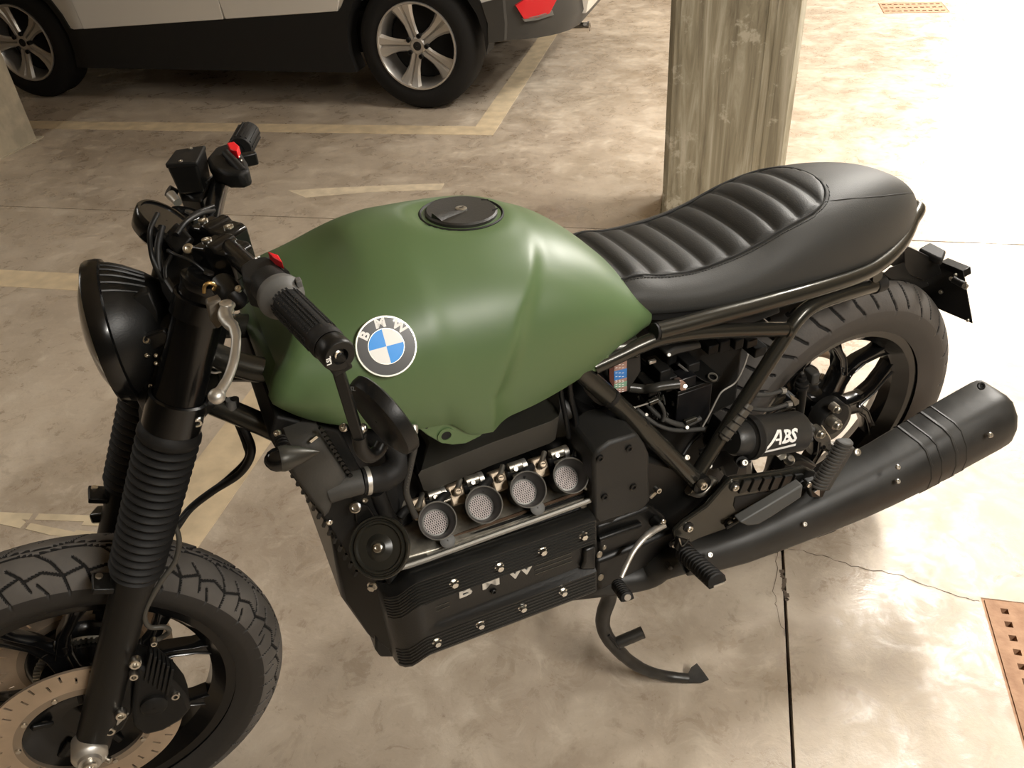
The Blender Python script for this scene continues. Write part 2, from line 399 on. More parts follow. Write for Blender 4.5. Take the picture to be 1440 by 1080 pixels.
# ================================================================ white car
CAR = empty('car', (-1.61309, 4.48958, 0), -0.06333, 'white crossover car with black sills and silver alloy wheels parked behind the motorcycle', 'car')
M_white = mat('white_car_paint', (.72, .68, .62), .3, coat=.6)
M_clad = mat('black_car_cladding', (.012, .011, .010), .6, spec=.3)
M_grey = mat('dark_grey_bumper_plastic', (.045, .042, .037), .5)
M_tyre = mat('car_tyre_rubber', (.012, .011, .010), .75, spec=.25, bump=.3, bscale=200)
M_alloy = mat('silver_alloy', (.62, .59, .55), .34, .8)
M_glass = mat('dark_car_glass', (.01, .012, .012), .05)
M_red = mat('red_reflector', (.62, .012, .02), .25, coat=1.0, emit=None)
M_chrome = mat('chrome', (.75, .72, .68), .15, 1.0)
def arcpts(cx, cz, r, a0, a1, n=14): return [(cx + r * cos(radians(a0 + (a1 - a0) * k / n)), cz + r * sin(radians(a0 + (a1 - a0) * k / n))) for k in range(n + 1)]
def body_slices(outline, ys, rear=.88, rr=.34, front=-3.62, fr=.4, tumble=None):
    rings = []
    for y in ys:
        e = min(y, 1.84 - y); q = []
        for x, z in outline:
            k = max(0.0, rr - sqrt(max(0, rr * rr - (rr - min(e, rr)) ** 2))) * max(0, min(1, (x - .42) / (rear - .42)))
            k2 = max(0.0, fr - sqrt(max(0, fr * fr - (fr - min(e, fr)) ** 2))) * max(0, min(1, (-3.1 - x) / (.52)))
            q.append((x - k + k2, y, z))
        rings.append(q)
    return rings
YS = [0, .012, .03, .06, .1, .15, .22, .34, .6, .92, 1.24, 1.5, 1.62, 1.69, 1.74, 1.78, 1.81, 1.828, 1.84]
def ys(o=0): return [o + y * (1 - 2 * o / 1.84) for y in YS]
top = [(.80, .95), (.60, 1.02), (-.2, 1.04), (-2.2, 1.0), (-3.0, .98), (-3.5, .80), (-3.6, .62)]
lower_w = [(-3.6, .45)] + arcpts(-2.69, .345, .43, 167, 14)[::1] + [(-2.26, .425), (-.425, .53)] + arcpts(0, .345, .44, 155, 25) + [(.43, .565), (.62, .578), (.80, .60)]
MB().loft([r for r in body_slices(lower_w + top, ys(.004))]).build('body', M_white, CAR, ang=30)
# doors as separate skins with shut lines between
for x0, x1, nm in ((-2.155, -1.16, 'front_door'), (-1.145, -.43, 'rear_door')):
    zl = lambda x: .432 + (x + 2.2) * .056
    MB().prism([(x0, -.012, zl(x0)), (x1, -.012, zl(x1)), (x1 + (.03 if nm == 'rear_door' else 0), -.012, .62), (x1 + (.10 if nm == 'rear_door' else 0), -.006, .98), (x0, -.006, .98), (x0 - .02, -.012, .62)], (0, .03, 0)).build(nm, M_white, CAR, .004)
zz = [(-3.62, .42)] + arcpts(-2.69, .345, .405, 172, -20) + [(-2.26, .205), (-.44, .205)] + arcpts(0, .345, .405, 200, -5)
clad = zz + [(.425, .37), (.43, .45)] + [(.41, .568)] + arcpts(0, .345, .455, 28, 152) + [(-.425, .533), (-2.24, .43)] + arcpts(-2.69, .345, .44, 12, 165) + [(-3.62, .48)]
mbc = MB(); mbc.loft([r for r in body_slices(clad, [-.008, 0.0, .02, .06, .12])], caps=True); mbc.build('wheel_arch_and_sill_cladding', M_clad, CAR, ang=30)
bump = [(.425, .37), (.84, .385), (.88, .47), (.86, .60), (.62, .583), (.40, .568), (.45, .47)]
MB().loft(body_slices(bump, ys(-.012), rr=.36)).build('rear_bumper', M_grey, CAR, ang=30)
# white bumper section and red reflector on the rounded corner
bw = [(.60, .44), (.885, .45), (.90, .52), (.90, .62), (.7, .62)]
MB().loft(body_slices(bw, [.30, .36, .5, .92, 1.34, 1.5, 1.56], rear=.9)).build('bumper_insert', M_white, CAR, ang=30)
def C(px, py, y=None, x=None):
    Rc = rotm((0, 0, 1), -0.06333); o = Rc.transposed() @ (Vector((0, 0, CAMH)) - CAR.location); d = Rc.transposed() @ (RC @ Vector(((px - 720) / FPX, (py - 540) / FPX, 1)))
    return _solve(o, d, 1, y) if y is not None else _solve(o, d, 0, x)
from mathutils.bvhtree import BVHTree
_bp = [o for o in CAR.children if o.name.startswith('rear_bumper')][0]
_bv = BVHTree.FromPolygons([v.co for v in _bp.data.vertices], [tuple(p.vertices) for p in _bp.data.polygons])
def onbump(px, py, off=.004):
    Rc = rotm((0, 0, 1), -0.06333); o = Rc.transposed() @ (Vector((0, 0, CAMH)) - CAR.location); d = (Rc.transposed() @ (RC @ Vector(((px - 720) / FPX, (py - 540) / FPX, 1)))).normalized()
    h = _bv.ray_cast(o, d); return (h[0] - d * off) if h[0] else C(px, py, .05)
def inset_plate(pts, off, m, nm):
    f = [onbump(x, y, off) for x, y in pts]; b = [p + Vector((-.02, .03, 0)) for p in f]
    MB().loft([b, f]).build(nm, m, CAR, .0015)
inset_plate([(725, 8), (737, 27), (757, 24), (773, 19), (784, -2), (788, -14), (760, -8), (740, -2)], .018, M_red, 'reflector')
inset_plate([(734, 26), (738, 31), (758, 28), (779, 21), (777, 15), (757, 22)], .016, mat('satin_grey_trim', (.16, .155, .14), .35), 'reflector_trim')
MB().tube([(.72, .42, .345), (.865, .42, .35)], .026, 20).build('exhaust_tip', M_chrome, CAR)
MB().lathe([(0, .03), (.012, .03), (.012, .024), (0, .024)], (.865, .42, .35), (1, 0, 0), 24).build('exhaust_rim', M_chrome, CAR)
# underbody, cabin
MB().box((-1.65, .92, .38), (3.9, 1.5, .22)).build('underbody', M_clad, CAR)
cab = [(.62, 1.03), (.45, 1.45), (.1, 1.66), (-1.2, 1.70), (-1.9, 1.58), (-2.6, 1.08), (-2.7, 1.0)]
MB().loft([[(x, y + (z - 1.0) * .22 * (1 if y < .9 else -1), z) for x, z in cab] for y in (.05, .92, 1.79)]).build('cabin_glass', M_glass, CAR, ang=30)
MB().loft([[(x, y, z) for x, z in [(.42, 1.47), (.1, 1.68), (-1.2, 1.72), (-1.85, 1.6), (-1.2, 1.66), (.1, 1.62)]] for y in (.2, .92, 1.64)]).build('roof', M_white, CAR, ang=30)
for x0, x1 in ((.3, .12), (-.95, -1.03)): MB().prism([(x0, .045, 1.03), (x0 - .12, .045, 1.03), (x1 - .1, .18, 1.62), (x1, .18, 1.62)], (0, .03, 0)).build('window_pillar', M_clad, CAR)
def car_wheel(x, ysign=1, y=0.0):
    """tyre with a five double-spoke alloy: wheel > tyre, rim, spokes, nuts"""
    root = MB(); c = Vector((x, y, .345)); out = Vector((0, -1, 0)) * ysign
    o0 = c - out * .11
    tp = [(-.11, .235), (-.115, .27), (-.105, .315), (-.085, .337), (-.06, .345), (.06, .345), (.085, .337), (.105, .315), (.112, .27), (.105, .235), (.09, .222), (-.09, .222)]
    ty = MB().lathe([(h, r) for h, r in tp] + [tp[0]], o0, out, 72).build('wheel', M_tyre, CAR)
    rm = MB(); rm.lathe([(.10, .232), (.112, .230), (.112, .222), (.100, .215), (.06, .205), (-.08, .20), (-.10, .225), (-.1, .23)], o0, out, 72); rm.build('rim', M_alloy, ty)
    MB().lathe([(-.02, .195), (-.03, .195), (-.03, .01), (-.02, .01)], o0, out, 40).build('brake_drum', M_clad, ty)
    ux = Vector((1, 0, 0)); uz = Vector((0, 0, 1)); sp = MB()
    for k in range(5):
        a = radians(90 + 18 + 72 * k)
        for i_, part in enumerate((0,)):
            rd = ux * cos(a) + uz * sin(a); tg = ux * -sin(a) + uz * cos(a)
            rings = []
            for r, wd, h in ((.035, .034, .088), (.075, .031, .088), (.12, .034, .086), (.165, .046, .092), (.20, .062, .101), (.219, .074, .108)):
                b_ = o0 + rd * r; t_ = .030
                rings.append([b_ + tg * -wd + out * (h - .012), b_ + tg * -wd * .72 + out * h, b_ + tg * -wd * .18 + out * (h - .002), b_ + out * (h - .016), b_ + tg * wd * .18 + out * (h - .002), b_ + tg * wd * .72 + out * h, b_ + tg * wd + out * (h - .012), b_ + tg * wd * .7 + out * (h - t_), b_ - tg * wd * .7 + out * (h - t_)])
            sp.loft(rings)
    sp.lathe([(.05, .045), (.086, .045), (.09, .038), (.09, .001)], o0, out, 30); sp.build('spokes', M_alloy, ty, ang=25)
    MB().lathe([(.088, .024), (.094, .023), (.096, .001)], o0, out, 24).build('centre_cap', M_clad, ty)
    for k in range(5):
        nt_ = MB()
        a = radians(90 + 54 + 72 * k); b_ = o0 + (ux * cos(a) + uz * sin(a)) * .056 - out * -.012
        nt_.lathe([(.06, .013), (.090, .013), (.090, .009), (.078, .009), (.078, .001)], b_, out, 14)
        nt_.build('wheel_nut', M_clad, ty)
    return ty
for wx in (0, -2.69):
    car_wheel(wx, 1, 0.0); car_wheel(wx, -1, 1.84)
# ================================================================ motorcycle: root, materials, wheels, fork
import numpy as np
BIKE = empty('motorcycle', (BIKE_X, BIKE_Y, 0), BIKE_YAW + pi, 'matte green and black cafe racer motorcycle standing on the garage floor', 'motorcycle')
V = Vector
K_gloss = mat('gloss_black_paint', (.004, .004, .004), .20, spec=.4, coat=.15)
K_satin = mat('satin_black_metal', (.0065, .0063, .0058), .38, spec=.32, bump=.15, bscale=500)
K_matte = mat('matte_black_metal', (.0085, .0082, .0075), .55, spec=.28, bump=.25, bscale=600)
K_rub = mat('black_rubber', (.0105, .010, .0095), .6, spec=.3, bump=.2, bscale=300)
K_cable = mat('cable_sheath', (.007, .007, .007), .42, spec=.35)
K_tread = mat('dusty_tyre_tread', (.105, .095, .085), .82, bump=.5, bscale=160, var=.25, vscale=9)
K_groove = mat('tyre_groove', (.008, .007, .006), .9)
K_wall = mat('tyre_sidewall', (.020, .0175, .015), .62, bump=.2, bscale=200)
K_wallg = mat('dusty_tyre_sidewall', (.060, .052, .045), .7, bump=.2, bscale=200)
K_tread2 = mat('worn_tyre_tread', (.085, .076, .068), .8, bump=.7, bscale=220, var=.2, vscale=12)
K_alu = mat('bare_aluminium', (.60, .58, .54), .44, .9, bump=.1, bscale=200)
K_bolt = mat('steel_bolt', (.66, .63, .57), .28, 1.0)
K_disc = mat('brushed_disc_steel', (.56, .45, .34), .42, .75, var=.1, vscale=20)
K_disc2 = mat('disc_carrier_steel', (.36, .29, .22), .5, .7)
K_frame = mat('dark_graphite_frame_paint', (.040, .038, .031), .27, .6, coat=.2)
K_green = mat('satin_olive_green_paint', (.088, .145, .058), .43, coat=0.0, bump=.02, bscale=400, spec=.6)
K_plast = mat('grained_black_plastic', (.019, .0185, .017), .48, spec=.35, bump=.35, bscale=700)
K_engine = mat('black_engine_lacquer', (.007, .007, .0065), .42, spec=.4, bump=.3, bscale=260, coat=.1)
K_bare = mat('dirty_bare_aluminium', (.42, .39, .33), .42, .9, bump=.5, bscale=150, var=.3, vscale=40)
K_white = mat('white_lettering', (.95, .94, .91), .5)
K_red = mat('red_switch_plastic', (.85, .01, .02), .4)
K_leather = mat('black_vinyl', (.018, .0178, .0165), .52, spec=.38, bump=.35, bscale=450)
K_leather2 = mat('smooth_dark_grey_vinyl', (.034, .0335, .031), .56, spec=.38, bump=.3, bscale=500)
K_thread = mat('dark_stitch_thread', (.012, .012, .011), .7)
K_grey = mat('grey_plastic', (.10, .098, .092), .55)
K_exh = mat('scuffed_black_exhaust', (.022, .021, .019), .48, spec=.38, bump=.3, bscale=60, var=.25, vscale=12, rvar=.08)

def tyre(parent, cx, cz, R, rw, rh, bead, segs, period, hw, tread_b, mats, extent=100):
    nT = 1800; nB = 100
    Rn = R
    bl = list(np.linspace(-tread_b, tread_b, nB))
    side = [(sg, d) for sg in (1,) for d in (tread_b + 5, tread_b + 11, tread_b + 18, tread_b + 26)]
    b = np.radians(np.array([-d for _, d in side][::-1] + bl + [d for _, d in side]))
    y = rw * np.sin(b); r = R - rh + rh * np.cos(b)
    # bead edges
    y = np.concatenate([[-rw * .74], y, [rw * .74]]); r = np.concatenate([[bead], r, [bead]])
    arc = np.concatenate([[0], np.cumsum(np.hypot(np.diff(y), np.diff(r)))]); arc -= arc[len(arc) // 2] if len(arc) % 2 else (arc[len(arc) // 2] + arc[len(arc) // 2 - 1]) / 2
    tmax = arc[np.argmax(np.where(np.concatenate([[0], b, [0]]) >= radians(tread_b) - 1e-6, 1, 0))]
    npd = round(2 * pi * R / period); per = 2 * pi * R / npd
    th = np.arange(nT) * 2 * pi / nT; s = th * R
    S, T = np.meshgrid(s, arc, indexing='ij'); D = np.full(S.shape, 9.0)
    for pl in segs:
        for mirror in (0, 1):
            for (a, c) in zip(pl, pl[1:]):
                ax, ay, bx_, by_ = a[0] * per, a[1] * tmax, c[0] * per, c[1] * tmax
                if mirror: ay, by_ = -ay, -by_; ax += per * .5; bx_ += per * .5
                mx = (ax + bx_) / 2
                Sm = (S - mx + per / 2) % per - per / 2 + mx
                dx, dy = bx_ - ax, by_ - ay; L = dx * dx + dy * dy + 1e-12
                t = np.clip(((Sm - ax) * dx + (T - ay) * dy) / L, 0, 1)
                D = np.minimum(D, np.hypot(Sm - ax - dx * t, T - ay - dy * t))
    depth = .0045 * np.clip((hw + .0006 - D) / .0012, 0, 1)
    nrm = np.gradient(r), np.gradient(y); ln = np.hypot(*nrm); nr_, ny_ = nrm[1] / ln, -nrm[0] / ln
    rr = r[None, :] - depth * nr_[None, :]; yy = y[None, :] - depth * ny_[None, :]
    X = cx + rr * np.cos(th)[:, None]; Z = cz + rr * np.sin(th)[:, None]
    m = len(arc); co = np.stack([X, yy + 0 * X, Z], -1).reshape(-1, 3)
    i = np.arange(nT)[:, None]; j = np.arange(m - 1)[None, :]; i2 = (i + 1) % nT
    F = np.stack([i * m + j, i * m + j + 1, i2 * m + j + 1, i2 * m + j], -1).reshape(-1, 4)
    md = (depth[:, :-1] + depth[:, 1:]) / 2; md = (md + np.roll(md, -1, 0)) / 2
    MI = np.where(md > .0018, 1, 0); tm = (np.abs(arc[:-1] + arc[1:]) / 2 > tmax * 1.02)
    MI[:, tm] = 2
    me = bpy.data.meshes.new('tyre'); me.vertices.add(len(co)); me.vertices.foreach_set('co', co.ravel())
    me.loops.add(F.size); me.loops.foreach_set('vertex_index', F.ravel()); me.polygons.add(len(F))
    me.polygons.foreach_set('loop_start', np.arange(len(F)) * 4); me.polygons.foreach_set('loop_total', np.full(len(F), 4))
    for k in mats: me.materials.append(k)
    me.update(calc_edges=True); me.polygons.foreach_set('material_index', MI.ravel().astype(np.int32)); me.polygons.foreach_set('use_smooth', [True] * len(F))
    o = bpy.data.objects.new('tyre', me); COL.objects.link(o); o.parent = parent
    return o
def rim(cx, cz, fl, hwid, inner, label):
    c = (cx, 0, cz); ax = (0, 1, 0); w_ = hwid
    pr = [(-w_, fl - .018), (-w_ - .003, fl), (-w_ + .004, fl + .001), (-w_ + .006, fl - .016), (-w_ * .45, inner + .010), (w_ * .45, inner + .010), (w_ - .006, fl - .016), (w_ - .004, fl + .001), (w_ + .003, fl), (w_, fl - .018), (w_ * .5, inner + .002), (w_ * .35, inner - .004), (-w_ * .35, inner - .004), (-w_ * .5, inner + .002), (-w_, fl - .018)]
    return MB().lathe(pr, c, ax, 120).build('wheel', K_gloss, BIKE, label=label)
def pol(cx, cz, r, a, y=0.0): return V((cx + r * cos(radians(a)), y, cz + r * sin(radians(a))))
def yspoke(parent, cx, cz, a, inner, rj, fork, wst=.021, th=.017):
    o = MB(); st = []
    def sect(r, ang, wd, hh, yy=0):
        c = pol(cx, cz, r, ang, yy); tg = V((-sin(radians(ang)), 0, cos(radians(ang)))); Y = V((0, 1, 0))
        return [c + tg * (wd * x_) + Y * (hh * y_) for x_, y_ in ((-1, -.55), (-.75, -1), (-.35, -.72), (.35, -.72), (.75, -1), (1, -.55), (1, .55), (.75, 1), (.35, .72), (-.35, .72), (-.75, 1), (-1, .55))]
    o.loft([sect(.035, a, wst * 1.25, th * 1.3), sect(rj * .6, a, wst * .85, th * 1.05), sect(rj * .9, a, wst * 1.0, th), sect(rj * 1.04, a, wst * 1.25, th * .95)])
    for s_ in (-1, 1):
        o.loft([sect(rj * .88, a + s_ * fork * .10, wst * .55, th), sect(rj + (inner - rj) * .35, a + s_ * fork * .55, wst * .50, th * .95), sect(rj + (inner - rj) * .75, a + s_ * fork * .92, wst * .5, th * .95), sect(inner + .004, a + s_ * fork * 1.12, wst * .78, th * 1.05)])
    o.build('spoke', K_gloss, parent, .002, ang=50)
FX, FZ, RZ = 1.516, .32, .33
# front wheel
FWH = rim(FX, FZ, .236, .036, .202, 'front wheel with gloss black cast spokes')
fseg = [[(-.05, .04), (.22, .10), (.45, .34), (.62, .66), (.70, 1.0)], [(.02, .62), (.30, .52), (.62, .66), (.95, .52)], [(.22, .10), (.72, .04), (.95, .04)], [(.78, .30), (.98, .55), (1.08, .85)], [(.2, .74), (.34, .98)]]
tyre(FWH, FX, FZ, .32, .056, .056, .234, fseg, .088, .0019, 74, [K_tread, K_groove, K_wall], 112)
for k in range(5): yspoke(FWH, FX, FZ, 17 + 72 * k, .200, .120, 16)
hub = MB().lathe([(-.055, .001), (-.055, .03), (-.05, .062), (-.035, .066), (-.02, .045), (.02, .045), (.035, .066), (.05, .062), (.055, .03), (.055, .001)], (FX, 0, FZ), (0, 1, 0), 48).build('hub', K_gloss, FWH)
def disc(parent, cx, cz, y, R, r0, nslots=40, a0=0, m=K_disc, mi=K_disc2, name='brake_disc', th=.0045):
    """a flat ring with real slots cut right through, alternating outer and inner rows"""
    rows = [r0, r0 + .010, R - .031, R - .028, R - .0175, R - .0145, R - .004 - .0, R]
    n = nslots * 6; vs = []; fs = []; ms = []; nr = len(rows)
    for z in (y + th / 2, y - th / 2):
        for r in rows:
            for k in range(n): vs.append(pol(cx, cz, r, a0 + 360 * k / n, z))
    N = nr * n
    def hole(i, k):
        s_, q = divmod(k % n, 6)
        return q in (2, ) and ((s_ % 2 == 0 and i in (4, 5)) or (s_ % 2 == 1 and i in (3, 4)))
    for i in range(nr - 1):
        for k in range(n):
            k2 = (k + 1) % n; q = [i * n + k, i * n + k2, (i + 1) * n + k2, (i + 1) * n + k]
            if hole(i, k):
                for e in range(4):
                    fs.append((q[e], q[(e + 1) % 4], q[(e + 1) % 4] + N, q[e] + N))
            else: fs.append(tuple(q[::-1])); fs.append(tuple(x + N for x in q))
    for k in range(n):
        k2 = (k + 1) % n; fs.append(((nr - 1) * n + k, (nr - 1) * n + k2, (nr - 1) * n + k2 + N, (nr - 1) * n + k + N)); fs.append((k, k2, k2 + N, k + N))
    o = MB().add(vs, fs).build(name, m, parent, ang=25)
    return o
for y in (.078, -.078):
    d = disc(FWH, FX, FZ, y, .1425, .100, 40)
    sg = 1 if y > 0 else -1
    MB().lathe([(-.003, .1005), (.003, .1005), (.0035, .088), (-.0035, .088), (-.003, .1005)], (FX, y - sg * .001, FZ), (0, 1, 0), 80).build('disc_carrier_ring', K_disc2, FWH)
    MB().lathe([(-.004 * sg, .0885), (-.012 * sg, .078), (-.022 * sg, .060), (-.024 * sg, .03), (-.028 * sg, .03), (-.026 * sg, .062), (-.016 * sg, .082), (-.008 * sg, .0885)], (FX, y, FZ), (0, 1, 0), 60).build('disc_carrier', K_gloss, FWH)
    for k in range(10):
        bb = pol(FX, FZ, .094, 36 * k + 10, y + .003 * sg); MB().lathe([(0, .0045), (.0025, .0040), (.003, .0001)], bb, (0, sg, 0), 12).build('disc_rivet', K_bolt, FWH)
    if y > 0:
        for k in range(5):
            MB().bar(pol(FX, FZ, .046, 72 * k + 30, y - .018), pol(FX, FZ, .076, 72 * k + 30, y - .012), .010, .006, (0, 1, 0)).build('carrier_web', K_satin, FWH, .002)
# toothed sensor ring on the right side
sr = MB(); n = 60
sr.lathe([(0, .060), (.004, .060), (.004, .074), (0, .074), (0, .060)], (FX, -.052, FZ), (0, 1, 0), 60)
for k in range(60): sr.bar(pol(FX, FZ, .066, 6 * k, -.046), pol(FX, FZ, .076, 6 * k, -.046), .0035, .006, (0, 1, 0))
sr.build('sensor_ring', K_bare, FWH, kind='stuff')
# rear wheel
RWH = rim(0, RZ, .228, .042, .192, 'rear wheel with gloss black Y-shaped spokes')
rseg = [[(.0, .12), (.06, .40), (.12, .72), (.30, .99)], [(.50, .30), (.56, .60), (.66, .84), (.70, .90)], [(.0, .12), (-.22, .10), (-.20, .24)]]
tyre(RWH, 0, RZ, .33, .067, .060, .226, rseg, .100, .0032, 80, [K_tread2, K_groove, K_wallg], 110)
for k in range(5): yspoke(RWH, 0, RZ, 114 + 72 * k, .190, .115, 24, .024, .019)
MB().lathe([(-.07, .001), (-.07, .05), (-.05, .06), (.03, .06), (.045, .05), (.045, .001)], (0, 0, RZ), (0, 1, 0), 48).build('hub', K_gloss, RWH)
d = disc(RWH, 0, RZ, -.062, .1375, .105, 36)

sr = MB(); sr.lathe([(0, .056), (.004, .056), (.004, .072), (0, .072), (0, .056)], (0, -.050, RZ), (0, 1, 0), 60)
for k in range(72): sr.bar(pol(0, RZ, .062, 5 * k, -.045), pol(0, RZ, .074, 5 * k, -.045), .003, .006, (0, 1, 0))
sr.build('sensor_ring', K_bare, RWH, kind='stuff')

# ---------------------------------------------------------------- fork
RK = radians(27.5); SX = V((-sin(RK), 0, cos(RK))); FWD = V((cos(RK), 0, sin(RK)))
def FK(t, v=.1, off=0.0): return V((1.505, v, .32)) + SX * t + FWD * off
for sd in (1, -1):
    v = .1 * sd
    leg = MB().lathe([(-.022, .001), (-.022, .020), (-.010, .026), (.02, .027), (.30, .0275), (.335, .030), (.352, .030), (.355, .02)], FK(0, v), SX, 36).build('fork_leg', K_satin, BIKE)
    pr = [(.345, .026), (.347, .034)]; nr = 17; t0, t1 = .352, .572
    for k in range(nr):
        a = t0 + (t1 - t0) * k / nr; b_ = t0 + (t1 - t0) * (k + 1) / nr; w_ = .0365 + .003 * k / nr
        pr += [(a + .001, w_ - .010), (a * .72 + b_ * .28, w_ - .001), ((a + b_) / 2, w_ + .0008), (a * .28 + b_ * .72, w_ - .001), (b_ - .001, w_ - .010)]
    pr += [(.574, .036), (.580, .0405), (.586, .040), (.596, .034), (.600, .027)]
    MB().lathe(pr, FK(0, v), SX, 48).build('fork_gaiter', K_rub, leg, ang=60)
    MB().lathe([(.595, .025), (.600, .0325), (.637, .0335), (.641, .031), (.80, .029)], FK(0, v), SX, 40).build('fork_shroud', K_gloss, leg)
    MB().lathe([(.795, .029), (.800, .0305), (.806, .0305), (.806, .025), (.812, .024), (.812, .017), (.809, .016), (.809, .001)], FK(0, v), SX, 36).build('fork_cap', K_gloss, leg)
    MB().tube([FK(.812, v), FK(.815, v)], .006, 16).build('air_valve', K_bolt, leg)
    # mudguard bracket ears on the slider
    MB().bar(FK(.325, v, .024), FK(.325, v, .052), .035, .010, SX).build('mudguard_bracket', K_satin, leg, .002)
    MB().cyl(FK(.337, v, .045), FK(.340, v, .045), .005, n=12).build('bracket_screw', K_bolt, leg)
    if sd > 0:
        # axle clamp, washer and bolt
        ax = V((FX, .128, FZ))
        MB().lathe([(-.03, .026), (.0, .026), (.004, .024), (.008, .017), (.014, .016), (.014, .001)], V((FX - .004, .128, FZ)), (0, 1, 0), 30).build('axle_end', K_alu, leg)
        MB().bolt(V((FX - .004, .142, FZ)), (0, 1, 0), .011, .008).build('axle_bolt', K_bolt, leg)
        MB().lathe([(0, .005), (.012, .005), (.012, .0001)], P(146, 1066, .125), (-.6, .5, -.2), 14).build('pinch_bolt', K_bolt, leg)
# clamps joining the legs
tc = MB(); 
for t, th, rr in ((.618, .038, .036), (.770, .022, .034)):
    ring = []
    yoke = MB()
    pts = [FK(t, .115, .0), FK(t, .110, .030), FK(t, .06, .040), FK(t, -.06, .040), FK(t, -.110, .030), FK(t, -.115, 0), FK(t, -.110, -.030), FK(t, -.05, -.062), FK(t, .05, -.062), FK(t, .110, -.030)]
    yoke.prism([p - SX * th / 2 for p in pts], SX * th); yk = yoke.build('fork_yoke', K_satin, BIKE, .005)
    for sv in (.1, -.1): MB().lathe([(-th * .62, rr * .92), (-th * .58, rr * 1.02), (th * .58, rr * 1.02), (th * .62, rr * .92)], FK(t, sv), SX, 36).build('yoke_clamp', K_gloss, yk)
MB().cyl(FK(.58, 0, -.035), FK(.79, 0, -.035), .028).build('steering_head', K_satin, BIKE)
MB().bolt(P(276, 588, .12), (.1, 1, -.2), .008, .010).build('yoke_bolt', K_bolt, BIKE)
# right leg reflector bracket seen past the left gaiter
b_ = P(150, 718, -.12); MB().bar(b_ + V((.02, 0, 0)), b_ + V((-.05, .03, 0)), .030, .018, SX).build('reflector_bracket', K_gloss, BIKE, .004)
MB().bar(P(138, 721, -.112), P(153, 723, -.112), .016, .002, SX).build('reflector_plate', K_alu, BIKE, .001)
# caliper on the left leg
cal = MB(); 
def CP(px, py, v=.1): return P(px, py, v)
cal.prism([CP(189, 900, .066), CP(203, 905, .066), CP(222, 908, .066), CP(245, 928, .066), CP(258, 945, .066), CP(264, 962, .066), CP(250, 978, .066), CP(225, 992, .066), CP(200, 998, .066), CP(185, 985, .066), CP(182, 965, .066)], (0, .052, 0))
CAL = cal.build('brake_caliper', K_matte, BIKE, .006)
for k in range(6):
    a = k / 5; p0 = CP(212 + 30 * a, 912 + 22 * a, .112); p1 = CP(204 + 30 * a, 950 + 20 * a, .112)
    MB().bar(p0, p1, .0045, .022, (0, 1, 0)).build('cooling_fin', K_matte, CAL, .001)
MB().lathe([(0, .020), (.012, .020), (.016, .014), (.016, .001)], CP(216, 985, .112), (0, 1, 0), 24).build('piston_cap', K_matte, CAL)
for (x, y, v, r) in ((190, 928, .128, .009), (188, 945, .122, .007), (246, 973, .112, .007), (170, 1000, .118, .009), (155, 1022, .112, .008), (216, 899, .110, .005)):
    MB().bolt(CP(x, y, v), (0, 1, .1), r, .012).build('caliper_bolt', K_bolt, CAL)
MB().bar(CP(160, 1018, .105), CP(178, 1000, .105), .012, .006, (0, 1, 0)).build('caliper_link', K_alu, CAL, .002)
mb = MB().prism([CP(165, 930, .085), CP(186, 905, .085), CP(186, 985, .085), CP(172, 1010, .085), CP(150, 1025, .085), CP(150, 990, .085)], (0, .022, 0)); mb.build('caliper_mount', K_satin, CAL, .004)
# front brake hose down the leg
MB().tube([P(245, 735, .08), P(252, 760, .09), P(246, 790, .10), P(225, 820, .11), P(206, 855, .115), P(204, 872, .115), P(212, 882, .115), P(232, 882, .115), P(238, 888, .11), P(228, 896, .10), P(216, 902, .10)], .0038, 10, 8).build('brake_hose', mat('weathered_hose', (.06, .055, .045), .5), BIKE)
# ================================================================ tank
def lerp_tab(tab, x):
    tab = sorted(tab)
    if x <= tab[0][0]: return tab[0][1]
    for i in range(len(tab) - 1):
        if x <= tab[i + 1][0]:
            x0, y0 = tab[i]; x1, y1 = tab[i + 1]; t = (x - x0) / (x1 - x0)
            m0 = (tab[i + 1][1] - tab[i - 1][1]) / (tab[i + 1][0] - tab[i - 1][0]) if i > 0 else (y1 - y0) / (x1 - x0)
            m1 = (tab[i + 2][1] - y0) / (tab[i + 2][0] - x0) if i + 2 < len(tab) else (y1 - y0) / (x1 - x0)
            h = x1 - x0
            return (2 * t ** 3 - 3 * t * t + 1) * y0 + (t ** 3 - 2 * t * t + t) * h * m0 + (-2 * t ** 3 + 3 * t * t) * y1 + (t ** 3 - t * t) * h * m1
    return tab[-1][1]
def smin(a, b, k):
    h = max(k - abs(a - b), 0) / k
    return min(a, b) - h * h * k * .25
TOPZ = [(1.122, .958), (1.10, .966), (1.05, .982), (1.0, .993), (.923, 1.004), (.862, 1.008), (.8, 1.004), (.75, .996), (.713, .986), (.657, .960), (.60, .918), (.55, .868), (.52, .834), (.50, .81)]
HWID = [(1.122, .140), (1.112, .160), (1.10, .168), (1.05, .180), (.95, .194), (.85, .198), (.75, .196), (.65, .185), (.58, .168), (.53, .15), (.50, .135)]
BOTZ = [(1.122, .885), (1.10, .862), (1.07, .838), (1.026, .816), (.945, .785), (.90, .778), (.885, .774), (.86, .748), (.826, .737), (.80, .738), (.735, .744), (.63, .764), (.54, .784), (.50, .795)]
